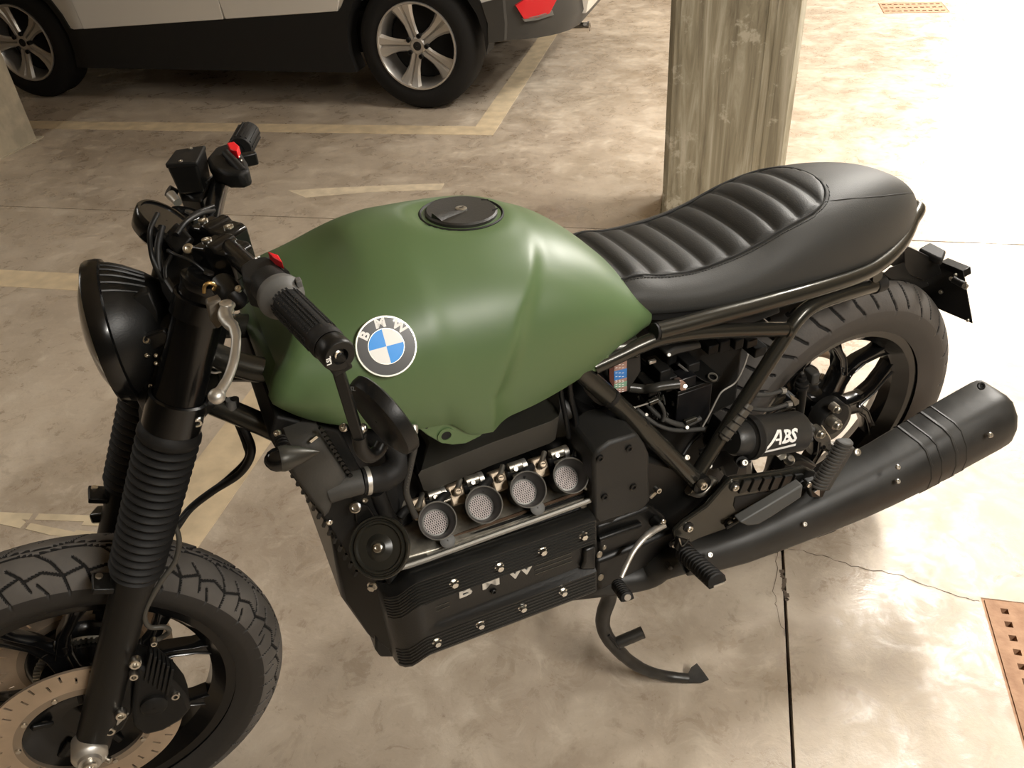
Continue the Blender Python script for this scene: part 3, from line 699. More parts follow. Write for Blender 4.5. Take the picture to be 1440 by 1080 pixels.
def tank_v(u, w):
    """half width of the left flank at station u and height w"""
    zt, hw, zb = lerp_tab(TOPZ, u), lerp_tab(HWID, u), lerp_tab(BOTZ, u)
    zs = zb + (zt - zb) * .28
    if w > zs: k = min(1, (w - zs) / (zt - zs)); v = hw * (1 - k ** 2.75) ** (1 / 1.85)
    else: v = hw - .012 * ((zs - w) / max(.02, zs - zb)) ** 2
    ub = .822 - .50 * max(0, w - .80) - 1.2 * max(0, w - .90) ** 1.3; wt = .984 - max(0, .69 - u) * .78
    S = lambda x: 0 if x <= 0 else (1 - (1 - min(1, x)) ** 2)
    v -= .019 * S((ub - u) / .042) * S((wt - w) / .05)
    return max(v, 0)
TANK = None
def build_tank():
    global TANK
    us = [1.122, 1.1215, 1.119, 1.115, 1.108, 1.10, 1.09] + [1.083 - .0065 * k for k in range(92)]
    us = [u for u in us if u > .526] + [.526]
    half = 56; rings = []
    for iu, u in enumerate(us):
        zt, hw, zb = lerp_tab(TOPZ, u), lerp_tab(HWID, u), lerp_tab(BOTZ, u); zs = zb + (zt - zb) * .28
        fr = 1.0
        pts = []
        for k in range(half + 1):
            t = k / half
            if t < .3: w_ = zb + (zs - zb) * t / .3; v = tank_v(u, w_)
            else:
                a = (t - .3) / .7 * pi / 2; kk = sin(a) ** (1.0); w_ = zs + (zt - zs) * kk; v = tank_v(u, w_)
                if k == half: v = 0
            pts.append((v, w_))
        ring = [(u, v, w_) for v, w_ in pts] + [(u, -v, w_) for v, w_ in pts[-2::-1]]
        # lower lip turned in
        ring = [(u, pts[0][0] - .012, pts[0][1] - .004)] + ring + [(u, -pts[0][0] + .012, pts[0][1] - .004)]
        rings.append(ring)
    def shrink(r, u, k, dz):
        zc = sum(p[2] for p in r) / len(r); return [(u, p[1] * k, zc + (p[2] - zc) * k + dz) for p in r]
    r0, r1 = rings[0], rings[-1]
    front = [shrink(r0, 1.1255, .80, 0), shrink(r0, 1.1245, .93, 0)]
    back = [shrink(r1, .522, .97, 0), shrink(r1, .519, .90, 0)]
    # slant the front so that the shoulder sits further back than the toe
    def slant(p):
        u, v, w_ = p; k = max(0, min(1, (u - .90) / .225)); k = k * k * (3 - 2 * k)
        k3 = max(0, min(1, (u - 1.045) / .077)); u = u - k3 * k3 * .040 * (1 - min(1, (v / .145) ** 2)) * max(0, min(1, (.965 - w_) / .05))
        return (u - k * .108 * max(0, (w_ - .87) / .12) ** 1.15 - .004 * k, v, w_)
    def flat(p):
        u, v, w_ = p; d = hypot(u - .772, v)
        if w_ > .95 and d < .095:
            k = 1 if d < .062 else (1 - (d - .062) / .033) ** 2; w_ += (.9905 + (u - .772) * .075 - w_) * k
        return (u, v, w_)
    allr = [[flat(slant(p)) for p in r] for r in front + rings + back]
    TANK = MB().loft(allr).build('fuel_tank', K_green, BIKE, ang=50)
build_tank()
# fixing lug below the flank with its hole
def lug_pts():
    px = [(572, 592), (588, 602), (602, 613), (618, 622), (636, 626), (655, 624), (675, 614), (684, 606), (660, 606), (645, 594), (628, 588)]
    return [P(x, y, .183 - .0) for x, y in px]
MB().prism(lug_pts(), (0, -.004, 0)).build('tank_flange', K_green, TANK, .0015)
c = P(627, 612, .1835); MB().lathe([(0, .0125), (.002, .0125), (.002, .0075), (-.0, .0072)], c, (0, 1, 0), 24).build('flange_ring', K_green, TANK)
MB().cyl(c - V((0, .004, 0)), c + V((0, .0006, 0)), .0072).build('flange_hole', K_groove, TANK)
c = P(600, 601, .1835); MB().cyl(c - V((0, .003, 0)), c + V((0, .0004, 0)), .0022).build('flange_hole', K_groove, TANK)
c = P(842, 508, .150); MB().lathe([(-.003, .0165), (.003, .0165), (.003, .010), (-.003, .010), (-.003, .0165)], c, (0, 1, 0), 24).build('rear_tank_lug', K_green, TANK)
MB().cyl(c - V((0, .004, 0)), c + V((0, .002, 0)), .0105).build('lug_rubber', K_rub, TANK)
# filler cap
cc = V((.772, 0, .9905)); nn = V((-.075, 0, 1)).normalized()
CAPM = mat('filler_cap_black', (.022, .021, .018), .45, bump=.4, bscale=500)
MB().lathe([(-.012, .0625), (.001, .062), (.0022, .060), (-.001, .0565), (-.002, .001)], cc, nn, 64).build('filler_recess', K_rub, TANK)
FC = MB().lathe([(-.004, .0525), (.004, .0525), (.0065, .050), (.0065, .001)], cc, nn, 64).build('filler_cap', CAPM, TANK, ang=30)
xa, ya, _ = frame_z(nn)
def capp(a, b, h): return cc + V((1, 0, .075)).normalized() * a + V((0, 1, 0)) * b + nn * h
MB().add([capp(.050, .012, .0065), capp(.044, .024, .0065), capp(-.012, .004, .0065), capp(.048, .020, .014), capp(.040, .0275, .0065), capp(.049, .013, .014)], [(0, 5, 2), (5, 3, 2), (3, 4, 2), (0, 5, 3), (0, 3, 4), (0, 4, 2)]).build('cap_grip', CAPM, TANK)
MB().lathe([(.006, .0085), (.0085, .0085), (.0095, .006), (.0095, .0001)], capp(0, 0, 0), nn, 24).build('cap_lock', K_bare, TANK)
MB().box(capp(0, 0, .0095), (.007, .0014, .0006)).build('key_slot', K_groove, TANK)
for b in (-.022, .022): MB().bar(capp(-.040, b, .0066), capp(-.050, b * .8, .0066), .002, .001, nn).build('cap_notch', K_groove, TANK)
# round tank badge that follows the flank
EU, EW = 0, 0
for _v in (.18, .185, .19):
    q_ = P(543, 487, _v)
for it in range(30):
    q_ = P(543, 487, tank_v(q_.x, q_.z))
EU, EW = q_.x, q_.z
def slopev(u, w_):
    e = .01; return (tank_v(u + e, w_) - tank_v(u - e, w_)) / (2 * e), (tank_v(u, w_ + e) - tank_v(u, w_ - e)) / (2 * e)
su, sw = slopev(EU, EW)
EN = V((-su, 1, -sw)).normalized(); EX = V((-1, -su, 0)); EX = (EX - EN * EX.dot(EN)).normalized(); EY = EN.cross(EX)
if EY.z < 0: EY = -EY
EO = V((EU, tank_v(EU, EW), EW)) - EN * .0015
tl = radians(-14); EX, EY = EX * cos(tl) + EY * sin(tl), EY * cos(tl) - EX * sin(tl)
R_E = .0385
K_badge = mat('badge_dark_grey', (.050, .050, .050), .3, .3, coat=.5); K_blue = mat('badge_blue', (.0, .30, .90), .3, coat=.6); K_bw = mat('badge_white', (.88, .88, .85), .3, coat=.6); K_rimw = mat('badge_rim', (.85, .86, .78), .2, .6)
BD = MB().lathe([(0, R_E * 1.02), (.0035, R_E * 1.02), (.0045, R_E), (.0045, R_E * .955), (.0038, R_E * .95)], EO, EN, 72).build('badge', K_rimw, TANK)
MB().lathe([(.002, R_E * .955), (.0038, R_E * .95), (.0040, R_E * .6), (.0040, .001)], EO, EN, 72).build('badge_ring', K_badge, TANK)
MB().lathe([(.0040, R_E * .60), (.0044, R_E * .60), (.0044, R_E * .575)], EO, EN, 60).build('badge_inner_rim', K_rimw, TANK)
for k in range(4):
    a0 = radians(90 * k + 15); pts = [EO + EN * .0041] + [EO + EN * .0041 + (EX * cos(a0 + pi / 2 * j / 12) + EY * sin(a0 + pi / 2 * j / 12)) * R_E * .58 for j in range(13)]
    MB().prism(pts, EN * .0004).build('badge_quadrant', K_blue if k % 2 == 1 else K_bw, TANK)
for ch, a in (('B', 152), ('M', 103), ('W', 54)):
    a = radians(a + 2); rd = EX * cos(a) + EY * sin(a); tg = EX * sin(a) - EY * cos(a)
    text(ch, .0162, EO + rd * R_E * .775 + EN * .0042, tg, rd, K_white, TANK, 'badge_letter', .0003, .0007, 1.12)

# ================================================================ seat
SEATZ = [(.56, .868), (.53, .870), (.48, .858), (.42, .853), (.36, .858), (.31, .870), (.26, .888), (.21, .900), (.16, .906), (.08, .903), (0, .888), (-.06, .864), (-.10, .836), (-.13, .802), (-.142, .785)]
SEATB = [(.56, .82), (.50, .808), (.40, .795), (.30, .783), (.20, .775), (.10, .772), (0, .765), (-.10, .762), (-.142, .770)]
SEATW = [(.56, .118), (.53, .126), (.48, .134), (.40, .142), (.30, .143), (.20, .141), (.14, .134), (.08, .123), (.02, .105), (-.04, .080), (-.09, .052), (-.125, .026), (-.142, .008)]
PLC = .13                         # where the ribbed panel ends at the centre line
def panel_half(u):                  # half width of the ribbed panel
    if u > .28: return min(.096, .085 + (.56 - u) * .09)
    return .096 * sqrt(max(0, 1 - ((.28 - u) / (.28 - .130)) ** 4.5))
ribs_u = [.544, .498, .450, .402, .356, .313, .267, .222, .174]
def seat_pt(u, s):
    """s from 0 at the centre line to 1 at the lower edge"""
    zt, zb, hw = lerp_tab(SEATZ, u), lerp_tab(SEATB, u), lerp_tab(SEATW, u)
    a = s * pi / 2 * 1.0
    v = hw * min(1.0, sin(a) ** .80); z = zb + (zt - zb) * cos(a) ** .62 if s < 1 else zb
    # ribs: transverse pads with pinched seams
    ph = panel_half(u)
    if abs(v) < ph and u > .129:
        bow = u + .9 * v * v * 0
        best = min(abs(bow - r) for r in ribs_u); d = best
        pad = .0075 * (1 - math.exp(-(d / .009) ** 1.2)) - .0055
        edge = min(1, (ph - abs(v)) / .012); z += pad * edge
        if edge < .5: z -= .002 * (1 - 2 * abs(edge - .25) / .5) if edge > 0 else 0
    else:
        dd = abs(abs(v) - ph) if u > .131 else 9
        z -= .0022 * math.exp(-(dd / .004) ** 2)
    return (u, v, z)
def build_seat():
    us = [.56 - .0045 * k for k in range(160)]; us = [u for u in us if u > -.142] + [-.142]
    n = 46; rings = []; inn = []
    for u in us:
        L = [seat_pt(u, k / n) for k in range(n + 1)]
        r = [(x, y, z) for x, y, z in L[::-1]] + [(x, -y, z) for x, y, z in L[1:]]
        zb = lerp_tab(SEATB, u); hw = lerp_tab(SEATW, u)
        rings.append([(u, hw - .01, zb - .008)] + r + [(u, -hw + .01, zb - .008)])
    o = MB().loft(rings).build('seat', [K_leather], BIKE, ang=60)
    # second, smoother vinyl outside the ribbed panel
    o.data.materials.append(K_leather2)
    for p in o.data.polygons:
        c = p.center
        if not (abs(c.y) < panel_half(c.x) and c.x > .13): p.material_index = 1
    return o
SEAT = build_seat()
def seat_surf(u, v):
    lo, hi = 0.0, 1.0
    for _ in range(24):
        m_ = (lo + hi) / 2
        if seat_pt(u, m_)[1] < abs(v): lo = m_
        else: hi = m_
    return seat_pt(u, lo)[2]
def stitch_line(pts, name='piping', r=.0012, lift=.0008, m=K_thread):
    MB().tube([V((u, v, seat_surf(u, v) + lift)) for u, v in pts], r, 6).build(name, m, SEAT)
edge = [(u, panel_half(u)) for u in [.555 - .006 * k for k in range(90)] if u > .134]
stitch_line([p for p in edge] + [(.1305, .012), (.1300, 0), (.1305, -.012)] + [(u, -v) for u, v in edge[::-1]], 'piping', .0017)
for off, nm in ((.006, 'stitch_row'),):
    L = [(u - (.0 if u > .28 else .006 * (.28 - u) / .15), v + off * (1 if u > .2 else .6)) for u, v in edge]
    for a, b in zip(L[::1], L[1::1]):
        MB().tube([V((a[0], a[1], seat_surf(*a) + .0004)), V((a[0] * .4 + b[0] * .6, a[1] * .4 + b[1] * .6, seat_surf(a[0] * .4 + b[0] * .6, a[1] * .4 + b[1] * .6) + .0004))], .0007, 5).build('stitch', K_thread, SEAT)
# curved seams running from the piping round the hump
sm = [P(1152, 301, .1), P(1180, 297, .1), P(1215, 293, .1), P(1245, 292, .09), P(1270, 297, .06), P(1283, 306, .03)]
us_ = [(.163, .081), (.145, .084), (.12, .086), (.08, .087), (.04, .083), (0, .074), (-.04, .061), (-.08, .042), (-.115, .018)]
for sg in (1, -1): stitch_line([(u, v * sg) for u, v in us_], 'hump_seam', .0011, .0002)
for rr in ribs_u[:]:
    ph = panel_half(rr)
# black seat pan
MB().loft([[(u, s_ * (lerp_tab(SEATW, u) - .006), lerp_tab(SEATB, u) + dz) for s_, dz in ((1, -.002), (1, -.016), (-1, -.016), (-1, -.002))] for u in (.555, .5, .4, .3, .2, .1, 0, -.06, -.10)]).build('seat_pan', K_rub, SEAT)

# ================================================================ rear frame
def fr(path, r, n=18, sm=8, name='frame_tube', m=None): return MB().tube(path, r, n, sm).build(name, m or K_frame, BIKE)
L_ = [P(924, 466, .15), P(960, 457, .151), P(1000, 446, .152), P(1050, 433, .152), P(1100, 419, .150), P(1150, 405, .146), P(1195, 391, .136), P(1225, 378, .122), P(1252, 358, .098), P(1270, 336, .066), P(1281, 312, .032)]
zz_ = L_[-1].z
LOOP = L_ + [V((-.152, 0, zz_ + .006))] + [V((p.x, -p.y, p.z)) for p in L_[::-1]]
fr(LOOP, .0145, 18, 6, 'seat_loop')
MB().cyl(P(924, 466, .15) + V((.001, 0, 0)), P(924, 466, .15) + V((.006, 0, 0.001)), .0137).build('tube_plug', K_rub, BIKE)
for sg in (1, -1):
    def s_(p): return V((p.x, p.y * sg, p.z))
    low = [P(835, 516, .145), P(870, 500, .148), P(900, 486, .15), P(935, 474, .15), P(1000, 466, .15), P(1108, 463, .15)]
    fr([s_(p) for p in low], .0125, 18, 6)
    up = [P(983, 662, .17), P(1010, 620, .166), P(1060, 542, .158), P(1095, 488, .152), P(1120, 450, .147), P(1140, 432, .143), P(1165, 421, .137), P(1200, 410, .125), P(1237, 399, .110)]
    fr([s_(p) for p in up], .0132, 18, 6)
    MB().cyl(s_(P(1228, 402, .113)), s_(P(1240, 398, .109)), .0152, n=20).build('tube_clamp', K_rub, BIKE)
    dn = [P(800, 500, .14), P(815, 520, .143), P(880, 580, .155), P(985, 682, .18)]
    fr([s_(p) for p in dn], .0155, 20, 4)
    MB().tube([s_(P(856, 557, .1505)), s_(P(860, 561, .151))], .0162, 20).build('tube_joint', K_rub, BIKE)
    MB().tube([s_(P(898, 597, .158)), s_(P(902, 601, .1585))], .0162, 20).build('tube_joint', K_rub, BIKE)
    MB().lathe([(-.03, .018), (.004, .018), (.006, .014), (.006, .001)], s_(P(986, 681, .19)), (0, sg, 0), 24).build('frame_boss', K_satin, BIKE)
    MB().bolt(s_(P(985, 679, .198)), (0, sg, 0), .0085, .012).build('frame_bolt', K_bolt, BIKE)
MB().cyl(V((.06, .13, .745)), V((.06, -.13, .745)), .011).build('cross_tube', K_frame, BIKE)
MB().cyl(V((.27, .14, .69)), V((.27, -.14, .69)), .011).build('cross_tube', K_frame, BIKE)
# weld collars
MB().tube([P(1103, 464, .15), P(1107, 464, .15)], .0142, 20).build('weld_bead', K_frame, BIKE)
# main frame spine and front tubes under the tank
for sg in (1, -1):
    fr([V((1.20, .02 * sg, .93)), V((1.08, .07 * sg, .86)), V((.80, .10 * sg, .80)), V((.56, .14 * sg, .77))], .018, 18, 6)
    fr([V((1.20, .03 * sg, .84)), V((1.09, .09 * sg, .76)), V((1.02, .12 * sg, .66))], .016, 18, 6)
MB().box((.83, 0, .78), (.5, .20, .06)).build('tank_underside', K_rub, BIKE, .01)
# ================================================================ engine
K_tan = mat('tan_cast_throttle_body', (.30, .24, .175), .45, .65, bump=.4, bscale=150)
K_fin = mat('worn_fin_edges', (.022, .0215, .019), .34, .3)
FV = .222                                   # plane of the finned strips
ENG = MB().loft([[(u, v, w_) for v, w_ in ((.19, .515), (.15, .53), (-.19, .50), (-.20, .30), (.0, .275), (.17, .315), (.19, .345))] for u in (.68, 1.018)]).build('engine_block', K_engine, BIKE, .008)
def dz(u): return -.013 * (1.0 - u) / .3     # measured fall of the block towards the rear
prof = [(.184, .515), (.189, .534), (.196, .5385), (.212, .5395), (.2230, .535), (.2235, .482), (.216, .479), (.212, .477), (.212, .424), (.216, .419), (.2235, .411), (.2235, .362), (.216, .350), (.184, .343)]
rings = []
def section(u, vin, rec, drop=0.0):
    r = []
    for v, w_ in prof:
        if .412 < w_ < .4805 and v < .2230: v = v + (.2235 - v) * (1 - rec)
        r.append((u, v - vin, w_ + dz(u) - drop))
    return r
for u, vin, rec, dp in ((.676, 0, 1, 0), (.678, 0, 1, 0), (.955, 0, 1, 0), (.975, 0, .15, 0), (.982, 0, 0, 0), (.992, .001, 0, .005), (1.002, .004, 0, .014), (1.012, .010, 0, .025), (1.022, .020, 0, .034), (1.029, .032, 0, .040), (1.033, .05, 0, .045)):
    rings.append(section(u, vin, rec, dp))
HC = MB().loft(rings).build('cylinder_head_cover', K_engine, BIKE, ang=32)
def cover_path(w_, u0=.679):
    pts = []
    for u, vin, dp in ((u0, 0, 0), (.85, 0, 0), (.982, 0, 0), (.992, .001, .005), (1.002, .004, .014), (1.012, .010, .025), (1.022, .020, .034), (1.029, .032, .040)):
        pts.append(V((u, FV + .0015 - vin, w_ + dz(u) - dp)))
    return pts
for k in range(8): MB().tube(cover_path(.530 - .0064 * k), .0017, 6).build('fin', K_fin, HC)
for k in range(6): MB().tube(cover_path(.405 - .0076 * k), .0016, 6).build('fin', K_fin, HC)
for (x, y) in ((639, 821), (703, 798), (763.6, 775.5), (821, 754), (615, 904), (676, 879), (735.5, 855.5), (792.5, 833)):
    c = P(x, y, FV + .004)
    MB().lathe([(-.009, .0135), (.002, .0125), (.003, .0105), (.001, .0085), (.001, .001)], V((c.x, FV - .001, c.z)), (0, 1, 0), 28).build('bolt_pocket', K_engine, HC)
    MB().bolt((c.x, FV - .001, c.z), (0, 1, 0), .0058, .010, True).build('cover_bolt', K_bolt, HC)
c = P(693.5, 830.5, .212); MB().bolt((c.x, .212, c.z), (0, 1, 0), .0055, .005).build('centre_screw', K_satin, HC)
MB().bolt(P(524, 823, .20), (.6, .8, 0), .006, .008, True).build('side_bolt', K_bolt, HC)
# lettering cast in the recess, tops hidden under the finned ledge
q0, q1 = P(645, 838, .2125), P(742, 803, .2125); dr = (q1 - q0)
mid_ = (q0 + q1) / 2
for ch, t in (('B', .09), ('M', .46), ('W', .90)):
    text(ch, .030, q0 + dr * t + V((0, 0, .004)), (-1, 0, -.04), (0, 0, 1), mat('pale_cast_letters', (.62, .60, .55), .4, .3), HC, 'cast_letter', .0012, .0006, 1.45)
for a, b in (((752, 796), (804, 777)), ((752, 802), (804, 783)), ((752, 808), (804, 789)), ((604, 857), (632, 846)), ((604, 863), (632, 852))):
    MB().bar(P(*a, .2125), P(*b, .2125), .002, .0012, (0, 1, 0)).build('recess_line', K_frame, HC)
MB().prism([P(818, 768, .21), P(834, 762, .21), P(833, 795, .21), P(812, 795, .21), P(817, 785, .21)], (0, .012, 0)).build('cover_boss', K_engine, HC, .004)
# silver gasket rail around the intake well
GR = [P(568, 782, .178), P(558, 787, .184), P(559, 795, .190), P(574, 797, .193), P(700, 752, .193), P(824, 707, .193), P(834, 700, .190), P(832, 690, .184), P(822, 686, .178)]
MB().tube([p + V((0, 0, .002)) for p in GR], .0045, 8, 4).build('gasket_rail', K_disc2 if False else mat('worn_silver_edge', (.36, .345, .31), .45, .6), HC)
# intake well floor and wall
WL = MB().prism([P(566, 786, .18), P(700, 750, .18), P(835, 700, .18), P(828, 640, .10), P(700, 680, .10), P(590, 715, .10), P(550, 745, .12)], (0, 0, -.035)).build('intake_well', K_bare, BIKE, .003)
for k in range(3): MB().tube([P(600, 768 + 6 * k, .168 + .006 * k), P(700, 733 + 6 * k, .168 + .006 * k), P(822, 690 + 6 * k, .168 + .006 * k)], .0028, 8).build('well_rib', [mat('rusty_brown_metal', (.10, .06, .035), .6, .5), K_satin, K_bare][k % 3], WL)
MB().prism([P(560, 770, .15), P(592, 760, .15), P(600, 775, .165), P(575, 790, .17), P(562, 788, .17)], (0, 0, -.01)).build('head_corner', K_tan, WL, .002)
# velocity stacks
AX = V((.03, .66, .75)).normalized()

K_stack = mat('dark_anodised_stack', (.055, .055, .052), .45, .4); K_lip = mat('worn_stack_lip', (.22, .215, .20), .45, .6); K_mesh = mat('filter_mesh_metal', (.50, .44, .42), .6, .2)
for i, (x, y, lug) in enumerate(((615.5, 732, 1), (680.7, 709.5, 0), (743, 688, 1), (803, 668.5, 0))):
    c = P(x, y, .178); R = .0290
    ST = MB().lathe([(-.070, .021), (-.040, .0215), (-.034, .022), (-.010, R - .002), (-.002, R), (0, R - .0008), (-.003, R - .0025), (-.012, R - .0045), (-.034, .0195), (-.036, .0195)], c, AX, 56).build('velocity_stack', K_stack, BIKE, label=None)
    MB().lathe([(-.0025, R + .0002), (.0006, R + .0004), (.0012, R - .0008), (.0002, R - .0018)], c, AX, 56).build('stack_lip', K_lip, ST)
    # mesh disc with real holes: a lattice of wires
    xa, ya, _ = frame_z(AX); ms = MB(); rr = .0186; N_ = 6
    for k in range(-N_, N_ + 1):
        d_ = k * rr / N_; h_ = sqrt(max(0, rr * rr - d_ * d_))
        if h_ < .002: continue
        for ang in (62, 118):
            a = radians(ang); e1 = xa * cos(a) + ya * sin(a); e2 = ya * cos(a) - xa * sin(a)
            ms.bar(c - AX * .031 + e2 * d_ - e1 * h_, c - AX * .031 + e2 * d_ + e1 * h_, .0013, .0006, AX)
    ms.build('mesh_screen', K_mesh, ST, kind='stuff')
    MB().lathe([(-.0335, .0205), (-.0305, .0205), (-.0300, .0182), (-.0330, .0182)], c, AX, 48).build('mesh_ring', K_lip, ST)
    MB().lathe([(-.036, .0195), (-.037, .001)], c, AX, 30).build('stack_throat', K_groove, ST)
    if lug:
        l = P(x + (14 if i == 0 else 13), y + (28 if i == 0 else 26), .186)
        MB().lathe([(-.004, .001), (-.004, .0115), (.000, .0120), (.001, .010), (.001, .001)], l, AX, 30).build('stack_tab', K_grey, ST)
# throttle bodies, links and injector plumbing behind the stacks

for i, (x, y) in enumerate(((643, 692), (703, 673), (761.5, 654), (590, 712))):
    c = P(x, y, .135)
    TB = MB().box(c + V((0, -.012, -.014)), (.026, .026, .034), Matrix.Rotation(radians(38), 3, 'X')).build('throttle_body', K_tan, BIKE, .003)
    if i < 3:
        MB().lathe([(0, .0062), (.006, .0062), (.0065, .005), (.0055, .0042), (.0055, .0001)], c + V((0, .004, .004)), AX, 24).build('screw_plug', K_tan, TB)
        MB().bar(c + V((0, .0085, .009)) - V((.003, 0, 0)), c + V((0, .0085, .009)) + V((.003, 0, .002)), .0012, .0012, AX).build('screw_slot', K_groove, TB)
    MB().cyl(P(x + 12, y - 14, .125), P(x + 30, y - 20, .125), .0085, n=18).build('link_shaft', K_bare, TB)
    MB().cyl(P(x + 30, y - 18, .126), P(x + 36, y - 20, .126), .011, n=18).build('link_collar', K_alu, TB)
    MB().tube([P(x - 14, y + 2, .13), P(x - 22, y + 8, .14), P(x - 28, y + 16, .145)], .0065, 12, 5).build('vacuum_elbow', K_rub, TB)
    MB().box(P(x + 16, y - 6, .128), (.018, .012, .016), Matrix.Rotation(radians(25), 3, 'X')).build('injector_seat', K_satin, TB, .002)
    MB().cyl(P(x + 4, y - 18, .115), P(x - 2, y + 4, .14), .0045, n=12).build('injector', K_bare, TB)
    MB().bar(P(x + 18, y - 2, .136), P(x + 44, y - 12, .136), .004, .008, (0, 1, 0)).build('throttle_link', K_bare, TB, .001)
    MB().bolt(P(x + 22, y - 13, .134), AX, .004, .004).build('link_screw', K_bolt, TB)
# black intake cover tucked under the tank
bx = []
for (xa_, ya_), (xb, yb), (xc, yc) in (((596, 690), (588, 668), (600, 625)), ((604, 692), (592, 662), (604, 622)), ((690, 655), (688, 624), (690, 608)), ((772, 624), (776, 592), (768, 555)), ((781, 618), (786, 585), (782, 543)), ((783, 606), (788, 575), (784, 540))):
    a, b, c_ = P(xa_, ya_, .148), P(xb, yb, .160), P(xc, yc, .10)
    bx.append([a, a + (b - a) * .8, b, b + (c_ - b) * .12 , c_, V((c_.x, -.05, c_.z)), V((a.x, -.05, a.z))])
MB().loft(bx).build('intake_cover', mat('satin_intake_plastic', (.030, .0285, .024), .42, spec=.5), BIKE, .009, ang=25, segs=4)
# rear timing cover with four screws
f0 = [(837, 637), (858, 622), (897, 610), (908, 626), (914, 640), (915, 706), (902, 719), (842, 738), (835, 730), (834, 650)]
tc_ = [P(x, y, .205) for x, y in f0]
TCV = MB().prism(tc_, (0, -.09, 0)).build('timing_cover', K_plast, BIKE, .006)
MB().prism([P(814, 612, .12), P(832, 602, .12), P(876, 592, .12), P(898, 609, .198), P(858, 621, .198), P(837, 636, .198), P(824, 640, .15)], (0, -.03, -.03)).build('cover_shoulder', K_plast, TCV, .006)
for x, y in ((843, 644), (884, 630), (849.5, 698), (890, 684)):
    MB().bolt(P(x, y, .205), (0, 1, 0), .0062, .004).build('cover_screw', K_satin, TCV)
# gearbox and clutch housing behind
MB().loft([[(u, v * k, .31 + (z - .31) * q) for v, z in ((.17, .52), (.10, .60), (-.15, .60), (-.17, .34), (.12, .31), (.17, .36))] for u, k, q in ((.70, 1, 1), (.62, 1.05, .95), (.56, .95, .75), (.50, .8, .55), (.42, .72, .42))]).build('gearbox', K_satin, BIKE, .012)
MB().prism([P(x, y, .165) for x, y in ((905, 640), (960, 655), (1003, 690), (1010, 705), (985, 722), (955, 742), (930, 765), (850, 800), (838, 745))], (0, -.08, 0)).build('clutch_casing', K_satin, BIKE, .012)
MB().tube([P(968, 688, .172), P(984, 692, .175), P(998, 684, .175), P(1004, 672, .172)], .010, 14, 5).build('casting_lip', K_bare, BIKE)
MB().tube([P(842, 758, .186), P(870, 748, .186), P(900, 738, .184)], .006, 12, 5).build('casing_rib', K_satin, BIKE)
MB().prism([P(838, 742, .18), P(915, 712, .18), P(938, 728, .18), P(935, 745, .18), P(900, 770, .18), P(842, 790, .18)], (0, -.05, 0)).build('clutch_housing', K_satin, BIKE, .008)
MB().prism([P(838, 790, .19), P(905, 765, .19), P(950, 745, .19), P(958, 775, .18), P(905, 800, .18), P(845, 832, .19), P(838, 815, .19)], (0, -.06, 0)).build('stand_mount_casting', K_satin, BIKE, .008)
for x, y, r in ((843, 780, .006), (845, 812, .006), (850, 770, .004)): MB().ball(P(x, y, .191), (r, .002, r * 1.4), 12, 8).build('grime_patch', K_bare, BIKE)
MB().prism([P(875, 605, .10), P(960, 690, .13), P(900, 640, .13), P(985, 710, .13), P(990, 740, .13), P(930, 740, .13), P(915, 640, .13)][:0] or [(.64, .10, .57), (.56, .10, .50), (.46, .10, .42), (.64, .10, .40)], (0, -.2, 0)).build('bell_housing', K_satin, BIKE, .01)
MB().bolt(P(922, 687, .19), (0, 1, .3), .0055, .012).build('housing_bolt', K_bolt, BIKE)
MB().bar(P(914, 700, .19), P(922, 692, .19), .008, .004, (0, 1, 0)).build('cable_bracket', K_bare, BIKE, .001)
# sump under the block
MB().loft([[(u, v, z) for v, z in ((.15, .335), (.12, .268), (-.12, .268), (-.15, .335))] for u in (.72, .78, .93, .98)]).build('oil_sump', K_satin, BIKE, .02)
MB().lathe([(0, .05), (.02, .05), (.028, .042), (.028, .001)], (.87, .10, .285), (0, .5, -1), 36).build('oil_filter_cover', K_satin, BIKE)
# front timing case seen edge-on below the horn
MB().prism([(1.018, .17, .52), (1.045, .15, .55), (1.075, .12, .60), (1.085, .10, .42), (1.06, .12, .33), (1.03, .17, .32)], (0, -.32, 0)).build('front_engine_cover', K_satin, BIKE, .008)
MB().prism([P(528, 895, .14), P(545, 905, .14), P(556, 925, .14), P(535, 925, .14), P(528, 915, .14)], (0, -.04, 0)).build('lower_mount', K_satin, BIKE, .004)
# ================================================================ camera-free direction helpers in the bike frame
# (directions measured off the photograph: to its right, down, and into the picture)
XC = RB.transposed() @ (RC @ V((1, 0, 0))); YC = RB.transposed() @ (RC @ V((0, 1, 0))); ZC = RB.transposed() @ (RC @ V((0, 0, 1)))

# ---------------------------------------------------------------- handlebar
BARR = .0125
bar_pts = [P(466, 489, .375), P(440, 460, .335), P(398, 420, .265), P(360, 385, .19), P(325, 352, .09), P(303, 331, .01), P(298, 312, -.05), P(304, 280, -.13), P(316, 243, -.225), P(343, 193, -.35)]
MB().tube(bar_pts, BARR, 20, 6).build('handlebar', K_gloss, BIKE)
HB = [o for o in BIKE.children if o.name.startswith('handlebar')][0]
